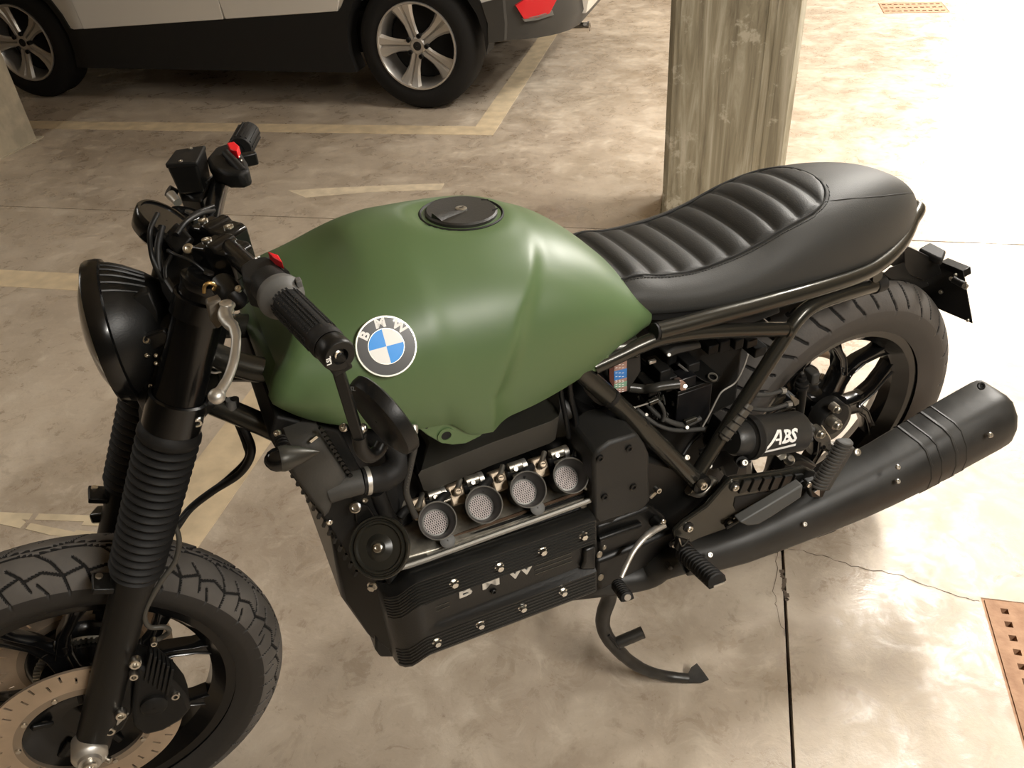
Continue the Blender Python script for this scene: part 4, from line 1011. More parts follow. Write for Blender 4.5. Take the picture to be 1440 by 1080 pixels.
# two clamps with four bolts
for (xs, v) in ((((286, 311.5), (321.7, 320)), -.045), (((291, 338.6), (328.6, 347)), .035)):
    a, b = P(*xs[0], w=1.066), P(*xs[1], w=1.066); m_ = (a + b) / 2; d = (b - a); d.z = 0; L = d.length; d.normalize(); sd = V((-d.y, d.x, 0))
    CL = MB().loft([[m_ + d * x_ + sd * s_ * .019 + V((0, 0, z_)) for x_, z_ in ((-L / 2 - .012, -.035), (-L / 2 - .012, -.006), (-L / 2 - .006, 0), (-L * .22, 0), (-L * .12, .006), (L * .12, .006), (L * .22, 0), (L / 2 + .006, 0), (L / 2 + .012, -.006), (L / 2 + .012, -.035))] for s_ in (-1, 1)]).build('bar_clamp', K_gloss, BIKE, .003)
    for q in (a, b): MB().bolt(q, (0, 0, 1), .0062, .003).build('clamp_bolt', K_bolt, CL)
    MB().lathe([(0, .020), (-.03, .017), (-.05, .016)], m_ - V((0, 0, .03)), (0, 0, 1), 24).build('riser', K_gloss, CL)
MB().prism([P(283, 325, w=1.045), P(310, 318, w=1.045), P(334, 330, w=1.045), P(332, 352, w=1.045), P(300, 352, w=1.045)], (0, 0, -.02)).build('clamp_bridge', K_satin, BIKE, .004)
MB().lathe([(-.04, .018), (0, .018), (.006, .014), (.008, .001)], P(303, 366, .055), -ZC * .8 + YC * .2, 24).build('ignition_lock', K_rub, BIKE)
# left grip, flange, switch housing
gd = (P(466, 489, .375) - P(398, 420, .265)).normalized(); g0 = P(398, 420, .265)
GL = (P(466, 489, .375) - g0).length
prg = [(-.004, .019), (.008, .0195), (.012, .0165)]
GRP = MB().lathe([(0, .0168), (GL - .012, .0168), (GL - .012, .0178), (GL - .008, .0178), (GL - .006, .0165), (GL - .002, .0165)], g0, gd, 40).build('grip', K_rub, BIKE, ang=50)
xg, yg, _ = frame_z(gd); kn = MB()
nrow = 26; nring = 26
for i in range(nrow):
    for k in range(nring):
        a = 2 * pi * k / nring
        if k % 6 == 5: continue
        rd = xg * cos(a) + yg * sin(a); tg = gd.cross(rd); c = g0 + gd * (.012 + (GL - .034) * i / (nrow - 1)) + rd * .0170
        s1 = gd * .0013; s2 = tg * .0014; h = rd * .0011
        kn.add([c - s1 - s2, c + s1 - s2, c + s1 + s2, c - s1 + s2, c - s1 * .7 - s2 * .7 + h, c + s1 * .7 - s2 * .7 + h, c + s1 * .7 + s2 * .7 + h, c - s1 * .7 + s2 * .7 + h], [(4, 5, 6, 7), (0, 1, 5, 4), (1, 2, 6, 5), (2, 3, 7, 6), (3, 0, 4, 7)])
kn.build('grip_studs', K_rub, GRP, kind='stuff')
MB().lathe([(-.012, .018), (-.010, .0245), (-.004, .0255), (0, .0245), (.003, .020), (.010, .0182), (.014, .017)], g0, gd, 48).build('grip_flange', K_grey, GRP, ang=50)
MB().box(g0 + gd * .0 + P(420, 397, .265) - P(398, 420, .265) * 1.0, (.006, .010, .008)).build('flange_tab', K_grey, GRP, .001)
# bar end weight with its bolt and three raised letters
e0 = g0 + gd * GL
BE = MB().lathe([(-.003, .0150), (.0, .0168), (.013, .0172), (.017, .0165), (.0185, .0150), (.0185, .0085), (.012, .0075), (.012, .001)], e0, gd, 48).build('bar_end', K_satin, BIKE)
MB().bolt(e0 + gd * .012, gd, .0050, .004).build('bar_end_bolt', K_bolt, BE)
rt = (XC - gd * XC.dot(gd)).normalized(); upv = gd.cross(rt)
text('LSL', .0065, e0 + gd * .0185 - rt * .0115, upv * (1 if upv.dot(YC) < 0 else -1), -rt, K_white, BE, 'bar_end_lettering', .0002, .0002)
# switch housing
h0 = P(366, 386, .205)
sw = MB(); 
sw.lathe([(-.045, .0175), (-.040, .0205), (-.008, .0225), (-.002, .0215), (-.002, .013)], g0, gd, 32)
SWH = sw.build('switch_housing', K_matte, BIKE, ang=35)
MB().prism([P(337, 372, w=1.085), P(352, 362, w=1.085), P(376, 358, w=1.085), P(392, 366, w=1.085), P(402, 380, w=1.085), P(388, 392, w=1.085), P(360, 398, w=1.085), P(340, 392, w=1.085)], (0, 0, -.035)).build('switch_block', K_matte, SWH, .005)
MB().prism([P(376, 353, w=1.094), P(391, 358, w=1.094), P(397, 368, w=1.094), P(385, 362, w=1.094)], (0, 0, -.010)).build('red_switch', K_red, SWH, .0012, label='red rocker switch')
MB().prism([P(398, 372, w=1.088), P(406, 380, w=1.088), P(416, 398, w=1.082), P(410, 400, w=1.082), P(400, 386, w=1.086)], (0, 0, -.016)).build('indicator_switch', K_matte, SWH, .002)
MB().prism([P(372, 372, w=1.091), P(384, 374, w=1.091), P(387, 382, w=1.091), P(372, 382, w=1.091)], (0, 0, -.01)).build('push_button', K_grey, SWH, .002)
for (x, y) in ((360, 363), (364, 361)): MB().box(P(x, y, w=1.0862), (.0025, .002, .0008)).build('switch_symbol', K_white, SWH)
MB().bolt(P(336, 407, .2), YC * -.3 - ZC, .004, .003).build('housing_screw', K_bolt, SWH)
# clutch lever: perch, blade and ball end
LV = MB().tube([P(322, 428, .20), P(316, 440, .215), P(320, 452, .23), P(329, 462, .25), P(332, 480, .27), P(329, 505, .295), P(322, 528, .315), P(313, 545, .33), P(306, 554, .338)], [.0075, .0078, .0072, .0058, .0052, .0052, .0052, .0056, .0060], 16, 6, flat=.75).build('clutch_lever', K_alu, BIKE)
MB().ball(P(305, 557, .338), (.0085, .0085, .0078), 20, 14).build('lever_ball', K_alu, LV)
MB().lathe([(-.006, .001), (-.006, .007), (.006, .007), (.0065, .006), (.0065, .001)], P(319, 432, .205), -ZC * .6 - YC * .8, 24).build('lever_pivot', K_alu, LV)
MB().prism([P(290, 428, .19), P(312, 420, .19), P(322, 432, .19), P(318, 455, .20), P(305, 465, .20), P(295, 450, .19)], (0, -.016, 0)).build('lever_perch', mat('brown_grey_casting', (.14, .12, .095), .5, .5), LV, .003)
MB().tube([P(287, 412, .17), P(288, 402, .17), P(295, 398, .17), P(303, 402, .17), P(300, 408, .17)], .0022, 8, 5).build('cable_hook', mat('brass', (.75, .50, .20), .3, 1.0), LV)
MB().lathe([(-.02, .014), (.02, .015), (.024, .012)], P(322, 410, .17), gd, 20).build('perch_clamp', K_satin, LV)

# ---------------------------------------------------------------- right side of the bar
rd0 = (P(343, 193, -.35) - P(316, 243, -.225)).normalized(); q0_ = P(338, 209, -.30)
RG = MB().lathe([(0, .001), (0, .017), (.003, .0185), (.062, .0185), (.068, .017), (.070, .001)], q0_, rd0, 36).build('throttle_grip', K_rub, BIKE)
xr, yr, _ = frame_z(rd0)
for k in range(14):
    a = 2 * pi * k / 14; rr_ = xr * cos(a) + yr * sin(a)
    MB().bar(q0_ + rr_ * .0187 + rd0 * .004, q0_ + rr_ * .0187 + rd0 * .062, .0028, .0022, rr_).build('grip_rib', K_rub, RG)
def top(px, w): return [P(x, y, w=w) for x, y in px]
RSW = MB().prism(top([(290, 222), (303, 206), (324, 200), (338, 212), (347, 226), (350, 238), (338, 243), (318, 243), (296, 234)], 1.075), (0, 0, -.024)).build('switch_housing', K_matte, BIKE, .005)
MB().prism(top([(319, 201), (329, 199), (336, 205), (333, 212), (324, 210)], 1.088), (0, 0, -.012)).build('red_switch', K_red, RSW, .001, label='red stop switch')
MB().tube([P(318, 216, w=1.082), P(330, 229, w=1.078), P(343, 243, w=1.070)], .0065, 12).build('start_button', K_matte, RSW)
MB().box(P(348, 224, w=1.05), (.03, .014, .02)).build('throttle_cable_box', K_satin, RSW, .003)
for (x, y) in ((332, 214), (336, 221), (339, 226)): MB().ball(P(x, y, w=1.077), .0022, 8, 6).build('switch_mark', K_bolt, RSW)
# brake fluid reservoir
rt_ = top([(233, 231), (247, 212), (288, 205), (276, 228)], 1.088)
RES = MB().loft([rt_, [p + V((0, 0, -.010)) for p in rt_], [p * .0 + V((p.x, p.y, p.z - .048)) + (sum(rt_, V()) / 4 - p) * .16 for p in rt_]]).build('brake_reservoir', K_satin, BIKE, .004)
MB().prism([p + (p - sum(rt_, V()) / 4) * .04 + V((0, 0, .001)) for p in rt_], (0, 0, -.007)).build('reservoir_lid', K_matte, RES, .002)
for x, y in ((254, 227), (268, 209)): MB().bolt(P(x, y, w=1.089), (0, 0, 1), .0032, .0015).build('lid_screw', K_bolt, RES)
MB().prism([P(248, 262, w=1.04), P(285, 255, w=1.05), P(300, 240, w=1.05), P(298, 262, w=1.04), P(282, 280, w=1.035), P(255, 278, w=1.03)], (0, 0, -.025)).build('master_cylinder', K_satin, BIKE, .005)
MB().tube([P(236, 268, -.2), P(247, 274, -.2)], .009, 18).build('hose_banjo', K_satin, RES)
MB().tube([P(240, 274, -.19), P(246, 280, -.18), P(250, 285, -.17)], [.0075, .006], 18).build('banjo_sleeve', K_alu, RES)
MB().bar(P(283, 232, -.2), P(281, 247, -.2), .01, .006, -ZC).build('reservoir_bracket', K_satin, RES, .001)
# gauge seen from its side, with its mounting arm
gc = P(232, 314, -.03); gax = (XC * .62 - YC * .70 - ZC * .35).normalized()
GA = MB().lathe([(-.030, .001), (-.030, .020), (-.020, .034), (-.004, .0385), (.004, .0395), (.007, .038), (.007, .035), (.004, .034), (.004, .001)], gc, gax, 40).build('instrument', K_gloss, BIKE)
MB().lathe([(.0045, .0335), (.0048, .001)], gc, gax, 40).build('instrument_glass', mat('dark_glass', (.01, .01, .01), .06), GA)
MB().bar(P(240, 325, -.0), P(262, 348, .03), .028, .010, -ZC).build('instrument_arm', K_satin, GA, .003)
MB().bolt(P(266, 351, .05), (-ZC - YC * .2), .0068, .005).build('arm_bolt', K_bolt, GA)
# control cables looping round the headstock
for pts, r in (([P(222, 300, .0), P(211, 325, .02), P(214, 362, .03), P(228, 392, .05), P(252, 418, .07)], .0030),
               ([P(228, 318, .0), P(222, 350, .02), P(226, 385, .04), P(246, 412, .06), P(262, 440, .05)], .0046),
               ([P(300, 296, -.06), P(282, 300, -.03), P(262, 312, .0), P(248, 330, .02)], .0036),
               ([P(300, 290, -.06), P(272, 302, -.03), P(252, 322, .0)], .0030),
               ([P(236, 352, .04), P(246, 358, .06), P(270, 368, .08), P(292, 386, .09), P(306, 402, .1)], .0022),
               ([P(240, 360, .03), P(232, 382, .05), P(240, 410, .07), P(256, 428, .07)], .0026),
               ([P(330, 560, .06), P(332, 580, .06), P(346, 608, .07), P(354, 635, .08), P(338, 665, .07), P(300, 690, .05), P(268, 715, .04), P(248, 742, .05)], .0058),
               ([P(326, 560, .05), P(331, 590, .05), P(344, 625, .06), P(346, 645, .06), P(320, 672, .05), P(285, 700, .04), P(252, 735, .05)], .0034)):
    MB().tube(pts, r, 10, 8).build('control_cable', K_cable, BIKE)
MB().cyl(P(325, 562, .06), P(327, 582, .06), .0075).build('cable_sleeve', K_grey, BIKE)
MB().ball(P(337, 511, .05), .004, 8, 6).build('brass_nipple', MATS['brass'], BIKE)
MB().tube([P(283, 516, .06), P(300, 524, .06), P(316, 520, .06)], .002, 8, 4).build('wire', K_bolt, BIKE)

# ---------------------------------------------------------------- bar end mirror
a0_, a1_ = P(478, 512, .385), P(506, 618, .375)
ARM = MB().bar(P(466, 498, .385), P(483, 520, .385), .020, .012, -ZC).build('mirror_bracket', K_satin, BIKE, .002)
MB().bar(P(475, 518, .385), P(506, 620, .375), .0115, .009, -ZC).build('mirror_arm', K_satin, ARM, .0015)
MB().tube([P(505, 612, .375), P(508, 630, .37), P(518, 641, .365), P(530, 636, .36), P(537, 624, .355)], .0080, 14, 6).build('mirror_elbow', K_satin, ARM)
mc = P(533, 590, .360); mn = (-XC * .70 + YC * .62 - ZC * .36).normalized()
MIR = MB().lathe([(.004, .001), (.004, .040), (.001, .0475), (-.006, .0495), (-.012, .0495), (-.014, .047), (-.014, .044), (-.012, .0435)], mc, mn, 64).build('mirror', K_satin, BIKE)
MB().lathe([(-.0122, .0437), (-.0122, .001)], mc, mn, 48).build('mirror_glass', mat('mirror_silver', (.9, .9, .9), .02, 1.0), MIR)
for (x, y, r) in ((485, 601, .0045), (507, 604, .006), (511, 602, .005)): MB().bolt(P(x, y, .372), -ZC - XC * .3, r, .005).build('mirror_bolt', K_bolt, ARM)
text('SL', .006, mc + (P(494, 540, .37) - mc) * .9 + mn * .002, XC, -YC, K_grey, MIR, 'mirror_lettering', .0002)

# ---------------------------------------------------------------- headlight
hc = P(166, 464, 0); hn = V((.99, -.06, .01)).normalized()
HL = MB().lathe([(-.006, .0885), (-.004, .0930), (.002, .0945), (.013, .0945), (.0165, .0925), (.0165, .085)], hc, hn, 72).build('headlight', K_gloss, BIKE)
hb = MB().lathe([(-.078, .001), (-.078, .034), (-.070, .048), (-.050, .066), (-.028, .080), (-.012, .0870), (-.004, .0885)], hc, hn, 64).build('headlight_bowl', K_satin, HL)
K_lens = mat('headlight_glass', (.55, .52, .46), .12); 
nt = K_lens.node_tree; nt.nodes['Principled BSDF'].inputs['Transmission Weight'].default_value = .75
MB().lathe([(.012, .0865), (.020, .080), (.028, .064), (.034, .040), (.036, .001)], hc, hn, 56).build('headlight_lens', K_lens, HL)
MB().lathe([(.010, .086), (-.010, .070), (-.028, .04), (-.034, .001)], hc, hn, 48).build('reflector_bowl', mat('reflector_silver', (.55, .52, .47), .3, .9), HL)
xh, yh, _ = frame_z(hn)
if yh.z < 0: yh = -yh; xh = -xh
for k in range(5):
    a = radians(62 + 9 * k); rd = None
    rd = (xh * (1 if xh.y > 0 else -1)) * cos(a) + yh * sin(a)
    MB().tube([hc + hn * -.006 + rd * .0885, hc + hn * -.020 + rd * .084, hc + hn * -.036 + rd * .0755, hc + hn * -.052 + rd * .0655], .0016, 6, 3).build('cooling_rib', K_satin, HL)
for k in range(6):
    a = radians(60 * k + 10); MB().bolt(hc + hn * .0165 + (xh * cos(a) + yh * sin(a)) * .0888, hn, .0026, .0012).build('ring_screw', K_bolt, HL)
MB().prism([P(186, 418, .045), P(210, 410, .05), P(222, 440, .06), P(224, 470, .06), P(205, 468, .055)], (0, -.02, 0)).build('headlight_bracket', K_matte, BIKE, .003)
MB().bolt(P(208, 478, .072), (-ZC), .0052, .006).build('bracket_bolt', K_bolt, BIKE)
MB().bar(P(206, 482, .066), P(240, 470, .09), .022, .008, (0, 1, 0)).build('headlight_stay', K_satin, BIKE, .002)
for (x, y) in ((222, 500), (222, 511), (209, 500), (214, 543)): MB().bolt(P(x, y, .08), -ZC, .0030, .006).build('stay_screw', K_bolt, BIKE)
MB().box((1.20, 0, .90), (.07, .15, .14), rotm((0, 1, 0), -RK)).build('front_wiring_box', K_matte, BIKE, .01)
MB().box((1.24, 0, .80), (.06, .12, .08), rotm((0, 1, 0), -RK)).build('lower_cover', K_matte, BIKE, .01)

# ---------------------------------------------------------------- radiator, snorkel, hoses
rd_ = [(388, 585), (455, 600), (478, 606), (503, 655), (530, 700), (556, 742), (548, 790), (520, 808), (500, 800), (480, 770), (462, 742), (440, 712), (405, 662), (378, 615)]
RAD = MB().prism([P(x, y, .155) for x, y in rd_], (0, -.30, 0)).build('radiator', K_matte, BIKE, .004)
for k in range(16):
    t = k / 15; a = P(390 + (500 - 390) * t, 632 + (806 - 632) * t, .158)
    MB().box(a, (.004, .005, .010), rotm((0, 1, 0), -.5)).build('radiator_clip', K_satin, RAD)
for k in range(12):
    t = k / 11; a = P(452 + (492 - 452) * t, 603 + (668 - 603) * t, .192)
    MB().box(a, (.006, .005, .004), rotm((0, 1, 0), -.9)).build('duct_clip', K_satin, RAD)
K_duct = mat('dusty_black_plastic', (.050, .048, .043), .6, bump=.3, bscale=300, var=.15, vscale=20)
o1 = [(405, 620), (428, 612), (450, 610), (466, 632), (487, 664), (486, 697), (468, 702), (462, 720), (455, 727), (440, 708), (408, 664), (398, 640)]
c_ = V(); pl = [P(x, y, .185) for x, y in o1]; c_ = sum(pl, V()) / len(pl)
DU = MB().loft([[p + V((0, -.05, 0)) for p in pl], [V((p.x, .180, p.z)) for p in pl], [c_ + (p - c_) * .90 + V((0, .008, 0)) for p in pl], [c_ + (p - c_) * .72 + V((0, .013, 0)) for p in pl]]).build('air_duct', K_duct, BIKE, ang=50)
MB().tube([P(462, 690, .185), P(485, 683, .188), P(510, 677, .190)], [.0175, .0175], 24, 3).build('duct_spigot', K_duct, DU)
MB().bolt(P(463, 733, .18), (0, 1, 0), .0045, .004).build('duct_screw', K_bolt, DU)
MB().bar(P(436, 621, .197), P(446, 613, .197), .004, .003, (0, 1, 0)).build('duct_catch', K_bolt, DU)
HO = MB().tube([P(509, 677, .190), P(522, 675, .190), P(540, 672, .186), P(556, 660, .180), P(561, 642, .172), P(552, 624, .160), P(530, 612, .14), P(510, 606, .12)], [.0185, .0185], 24, 6).build('coolant_hose', K_rub, BIKE)
MB().tube([P(513, 676.5, .190), P(519, 675.5, .190)], .0200, 28).build('hose_clamp', K_alu, HO)
MB().bolt(P(514, 703, .20), -ZC, .0040, .006).build('clamp_screw', K_bolt, HO)
MB().tube([P(530, 690, .15), P(538, 712, .15), P(548, 732, .14)], .0125, 18, 4).build('bypass_hose', K_rub, BIKE)
MB().tube([P(555, 690, .12), P(560, 705, .125), P(562, 722, .13), P(566, 738, .135)], .0025, 8, 5).build('thin_hose', K_cable, BIKE)
MB().prism([P(548, 706, .12), P(566, 696, .12), P(574, 712, .12), P(566, 730, .13), P(552, 728, .13)], (0, -.01, 0)).build('hose_flange', K_bare, BIKE, .002)
MB().prism([P(505, 660, .14), P(545, 720, .14), P(560, 745, .14), P(600, 730, .10), P(590, 660, .10), P(560, 610, .10), P(500, 600, .10), P(470, 605, .12)], (0, -.16, 0)).build('inner_ducting', K_rub, BIKE, .006)
MB().tube([P(445, 600, .12), P(470, 640, .13), P(505, 700, .13), P(530, 745, .13)], .013, 16, 5).build('downtube', K_satin, BIKE)
# printed fuel hose running down over the intake
BH = MB().tube([P(582, 606, .19), P(583, 625, .192), P(577, 655, .19), P(571, 688, .19), P(577, 710, .19), P(584, 726, .185)], .0050, 12, 8).build('printed_hose', mat('soft_dark_hose', (.040, .038, .034), .6, bump=.6, bscale=120), BIKE)
for k in range(9):
    t = k / 8; p = P(574.5 - 3 * t + (1 - t) * 4, 655 + 34 * t, .1955); MB().box(p, (.0009, .0006, .0022), rotm((0, 1, 0), .3 + .3 * (k % 3))).build('hose_print', K_grey, BH)
MB().lathe([(-.006, .0058), (.004, .0058), (.006, .0045), (.006, .001)], P(582, 603, .192), -YC, 16).build('hose_cap', K_alu, BH)
# horn
hc_ = P(533, 770, .205); ha = (-ZC * .93 - XC * .18 - YC * .12).normalized()
HRN = MB().lathe([(-.030, .001), (-.030, .022), (-.022, .030), (-.012, .040), (-.008, .0450), (-.002, .0458), (.002, .0445), (.002, .0420), (-.0035, .0405), (-.0035, .0385), (.002, .0370), (.002, .0345), (-.002, .0325), (-.0015, .020), (.004, .011), (.004, .001)], hc_, ha, 72).build('horn', mat('horn_black', (.020, .019, .015), .33), BIKE, ang=22)
MB().bolt(hc_ + ha * .003, ha, .0072, .005).build('horn_bolt', K_bolt, HRN)
MB().bar(hc_ + ha * .006 - V((0, 0, .008)), hc_ + ha * .004 - V((0, 0, .014)), .005, .003, ha).build('horn_tab', K_bolt, HRN)
MB().bolt(P(500, 713, .17), -ZC, .0085, .005).build('radiator_bolt', K_bolt, BIKE)
MB().prism([P(495, 700, .15), P(515, 705, .15), P(535, 735, .15), P(520, 745, .15), P(498, 728, .15)], (0, .012, 0)).build('horn_bracket', K_satin, BIKE, .002)
# bullet indicator
ta, tb = P(371, 650, .25), P(450, 635, .25); td = (tb - ta); TL = td.length; td.normalize()
TS = MB().lathe([(.018, .0150), (.022, .0158), (TL * .42, .0150), (TL * .65, .0112), (TL * .85, .0055), (TL * .97, .0014), (TL, .0002)], ta, td, 36).build('turn_signal', mat('gunmetal_bullet', (.06, .058, .05), .38, .4), BIKE)
MB().lathe([(0, .0002), (.0015, .0055), (.006, .0110), (.012, .0142), (.019, .0150)], ta, td, 36).build('signal_lens', mat('smoked_lens', (.004, .004, .004), .12), TS)
MB().tube([P(400, 640, .24), P(397, 628, .225), P(392, 616, .20)], .0062, 14, 3).build('signal_stem', K_satin, TS)
for k in range(3): MB().tube([P(399 - k * 2, 628 - 4 * k, .226 - .006 * k), P(398.5 - k * 2, 626.5 - 4 * k, .224 - .006 * k)], .0085, 14).build('stem_ring', K_rub, TS)
MB().bolt(P(391, 609, .20), -ZC, .0045, .006).build('stem_nut', K_bolt, TS)
# ================================================================ silencer
def sil(px, py, v, r, k=1.0):
    c = P(px, py, v); return c, r, k
mc_ = [sil(958, 786, .205, .034), sil(1000, 776, .208, .038), sil(1040, 762, .212, .043), sil(1085, 742, .218, .048), sil(1120, 725, .222, .053), sil(1160, 707, .225, .057), sil(1200, 688, .228, .061), sil(1240, 668, .230, .064), sil(1290, 641, .232, .068), sil(1340, 612, .234, .070), sil(1376, 592, .236, .071), sil(1388, 585, .236, .0705)]
ax_ = (mc_[-1][0] - mc_[0][0]).normalized(); upm = (V((0, 0, 1)) - ax_ * ax_.z).normalized(); sdm = ax_.cross(upm)
if sdm.y < 0: sdm = -sdm
def msect(c, r, sc=1.0, sh=0.0):
    # rounded trapezium: flat sloping top, bulging outer flank, flat inner side
    pts = [(-.68, .80), (-.56, .93), (.28, .95), (.55, .86), (.82, .46), (.90, .05), (.84, -.42), (.58, -.84), (.25, -.97), (-.40, -.97), (-.66, -.84), (-.74, -.4), (-.74, .4)]
    return [c + ax_ * sh * (b if False else 1) + sdm * a * r * sc + upm * b * r * sc for a, b in pts]
SIL = MB().loft([msect(c, r) for c, r, k in mc_] + [msect(mc_[-1][0], .0705, .96, .010), msect(mc_[-1][0], .0705, .86, .018)]).build('silencer', K_exh, BIKE, ang=50)
def along(t):
    n = len(mc_) - 1; i = min(n - 1, int(t * n)); f = t * n - i; return mc_[i][0].lerp(mc_[i + 1][0], f), mc_[i][1] + (mc_[i + 1][1] - mc_[i][1]) * f
for t, wd, dr_ in ((.705, .004, .0015), (.73, .003, .0011), (.765, .0045, .0015), (.79, .003, .0011)):
    c, r = along(t); MB().loft([msect(c, r + d_, 1, s_) for s_, d_ in ((-wd, -.001), (-wd * .5, dr_), (wd * .5, dr_), (wd, -.001))], caps=False).build('pressed_band', K_exh, SIL)
MB().cyl(mc_[-1][0] + ax_ * .012, mc_[-1][0] + ax_ * .03 - upm * .0, .024).build('tailpipe', K_matte, SIL)
for x, y, v, r in ((1379, 543, .262, .0075), (1392, 612, .30, .005), (1205, 636, .255, .0065), (1262, 657, .29, .0045), (1262, 677, .285, .0045), (1131, 737, .265, .0045), (998, 780, .245, .005)):
    MB().bolt(P(x, y, v), (sdm * .7 + upm * .7), r, .004).build('silencer_bolt', K_bolt if r < .007 else K_satin, SIL)
MB().prism([P(1040, 735, .27), P(1130, 682, .27), P(1127, 700, .275), P(1086, 727, .28), P(1068, 738, .28), P(1052, 740, .275)], (0, -.02, 0)).build('heat_shield', mat('worn_grey_shield', (.055, .055, .052), .5), SIL, .003)
MB().lathe([(-.02, .012), (.0, .0125), (.010, .0135), (.014, .011), (.014, .001)], P(1087, 767, .20), -ZC, 24).build('stand_stop', K_rub, SIL)
MB().prism([P(1135, 748, .20), P(1215, 708, .20), P(1175, 748, .20), P(1150, 757, .20)], (0, -.03, 0)).build('silencer_keel', K_exh, SIL, .003)
# exhaust pipe running forward beneath the engine
MB().tube([mc_[0][0], P(930, 795, .19), P(890, 812, .17), V((.80, .12, .30)), V((.95, .08, .29))], .028, 20, 6).build('exhaust_pipe', K_exh, BIKE)
MB().prism([P(944, 795, .22), P(962, 805, .22), P(952, 812, .22), P(940, 800, .22)], (0, -.05, 0)).build('pipe_bracket', K_exh, BIKE, .003)

# ================================================================ peg plate, pegs, levers
pp = [(948, 748), (962, 735), (995, 712), (1022, 681), (1030, 674), (1040, 673), (1100, 664), (1132, 658), (1148, 664), (1140, 682), (1095, 700), (1036, 727), (1030, 742), (1016, 746), (985, 757), (962, 768), (950, 765)]
PL = MB().prism([P(x, y, .215) for x, y in pp], (0, -.010, 0)).build('peg_plate', K_frame, BIKE, .0025)
MB().prism([P(x, y, .2165) for x, y in ((1034, 700), (1078, 692), (1095, 688), (1036, 720), (1032, 712))], (0, -.0125, 0)).build('plate_window', K_groove, PL)
for k in range(6):
    x = 1044 + 14.5 * k; MB().prism([P(x, 674 - 1.6 * k, .2155), P(x + 11, 672.5 - 1.6 * k, .2155), P(x + 3, 689 - 1.4 * k, .2155), P(x - 8, 692 - 1.4 * k, .2155)], (0, .006, 0)).build('arm_slat', K_engine, PL, .0012)
MB().bar(P(1020, 742, .222), P(1130, 676, .222), .007, .008, (0, 1, 0)).build('arm_rod', K_satin, PL, .002)
MB().tube([P(975, 727, .19), P(950, 745, .19), P(985, 715, .19), P(1020, 678, .19)][0:1] + [P(950, 748, .19), P(985, 718, .19), P(1012, 690, .19), P(1025, 672, .185)], .010, 14, 5).build('plate_stay', K_matte, BIKE)
for x, y, r in ((1032.5, 684, .0068), (1025, 735, .0068), (968, 741.5, .0068), (946.5, 764, .0060)):
    c = P(x, y, .216); MB().cyl(c - V((0, .002, 0)), c + V((0, .0012, 0)), r * 1.45, n=24).build('bolt_washer', K_groove, PL); MB().bolt(c + V((0, .001, 0)), (0, 1, 0), r, .006).build('plate_bolt', K_bolt, PL)
def peg(a, b, r, nrib, flat, name, upv_, end=True):
    d = (b - a).normalized(); L = (b - a).length; s_ = d.cross(upv_).normalized(); u_ = s_.cross(d); st = []
    def ring(t, k):
        c = a + d * t; out = []
        for x, y in ((-1, -.55), (-.92, .15), (-.6, .62), (0, .80), (.6, .62), (.92, .15), (1, -.55), (.6, -.72), (-.6, -.72)): out.append(c + s_ * x * r * k + u_ * y * r * flat * k)
        return out
    for k in range(nrib):
        t0, t1 = L * k / nrib, L * (k + 1) / nrib; st += [ring(t0, .84), ring(t0 * .8 + t1 * .2, 1), ring(t0 * .35 + t1 * .65, 1.0), ring(t0 * .15 + t1 * .85, .84)]
    st += [ring(L, 1), ring(L + r * .25, .98), ring(L + r * .35, .8)]
    o = MB().loft(st).build(name, K_rub, BIKE, ang=40)
    return o, d, s_, u_, L
o, d, s_, u_, L = peg(P(960, 772, .232), P(1006, 813, .335), .0175, 12, .85, 'footpeg', V((0, 0, 1)))
MB().bar(P(960, 772, .232) - u_ * .013, P(1006, 813, .335) - u_ * .013, .026, .010, u_).build('peg_core', K_satin, o, .002)
e_ = P(1006, 813, .335) + d * .0062; MB().bar(e_ - s_ * .012 - u_ * .0095, e_ + s_ * .008 - u_ * .0095, .0035, .003, d).build('worn_peg_edge', K_alu, o)
MB().prism([P(950, 752, .225), P(966, 757, .225), P(972, 765, .228), P(955, 775, .23), P(946, 768, .225)], (0, .012, 0)).build('peg_hinge', K_satin, o, .003)
MB().tube([P(955, 757, .24), P(959, 768, .24), P(966, 762, .24), P(970, 757, .24)], .0012, 6, 4).build('peg_spring', K_bolt, o)
K_rub2 = mat('grey_rubber', (.045, .043, .039), .65)
o, d, s_, u_, L = peg(P(1152, 685, .255), P(1188, 624, .262), .0175, 14, .8, 'passenger_peg', V((0, 1, .2)))
o.data.materials.clear(); o.data.materials.append(K_rub2)
MB().prism([P(1128, 672, .235), P(1143, 668, .235), P(1156, 680, .235), P(1150, 694, .235), P(1134, 694, .235)], (0, .014, 0)).build('peg_hinge', K_satin, o, .003)
MB().bolt(P(1137, 681, .25), (0, 1, 0), .0055, .004).build('hinge_bolt', K_bolt, o)
MB().prism([P(1142, 690, .25), P(1150, 684, .25), P(1150, 696, .25)], (0, .006, 0)).build('hinge_tab', K_alu, o, .001)
MB().bar(P(1157, 689, .245), P(1193, 628, .25), .030, .009, (0, 1, 0)).build('peg_core', K_rub2, o, .003)
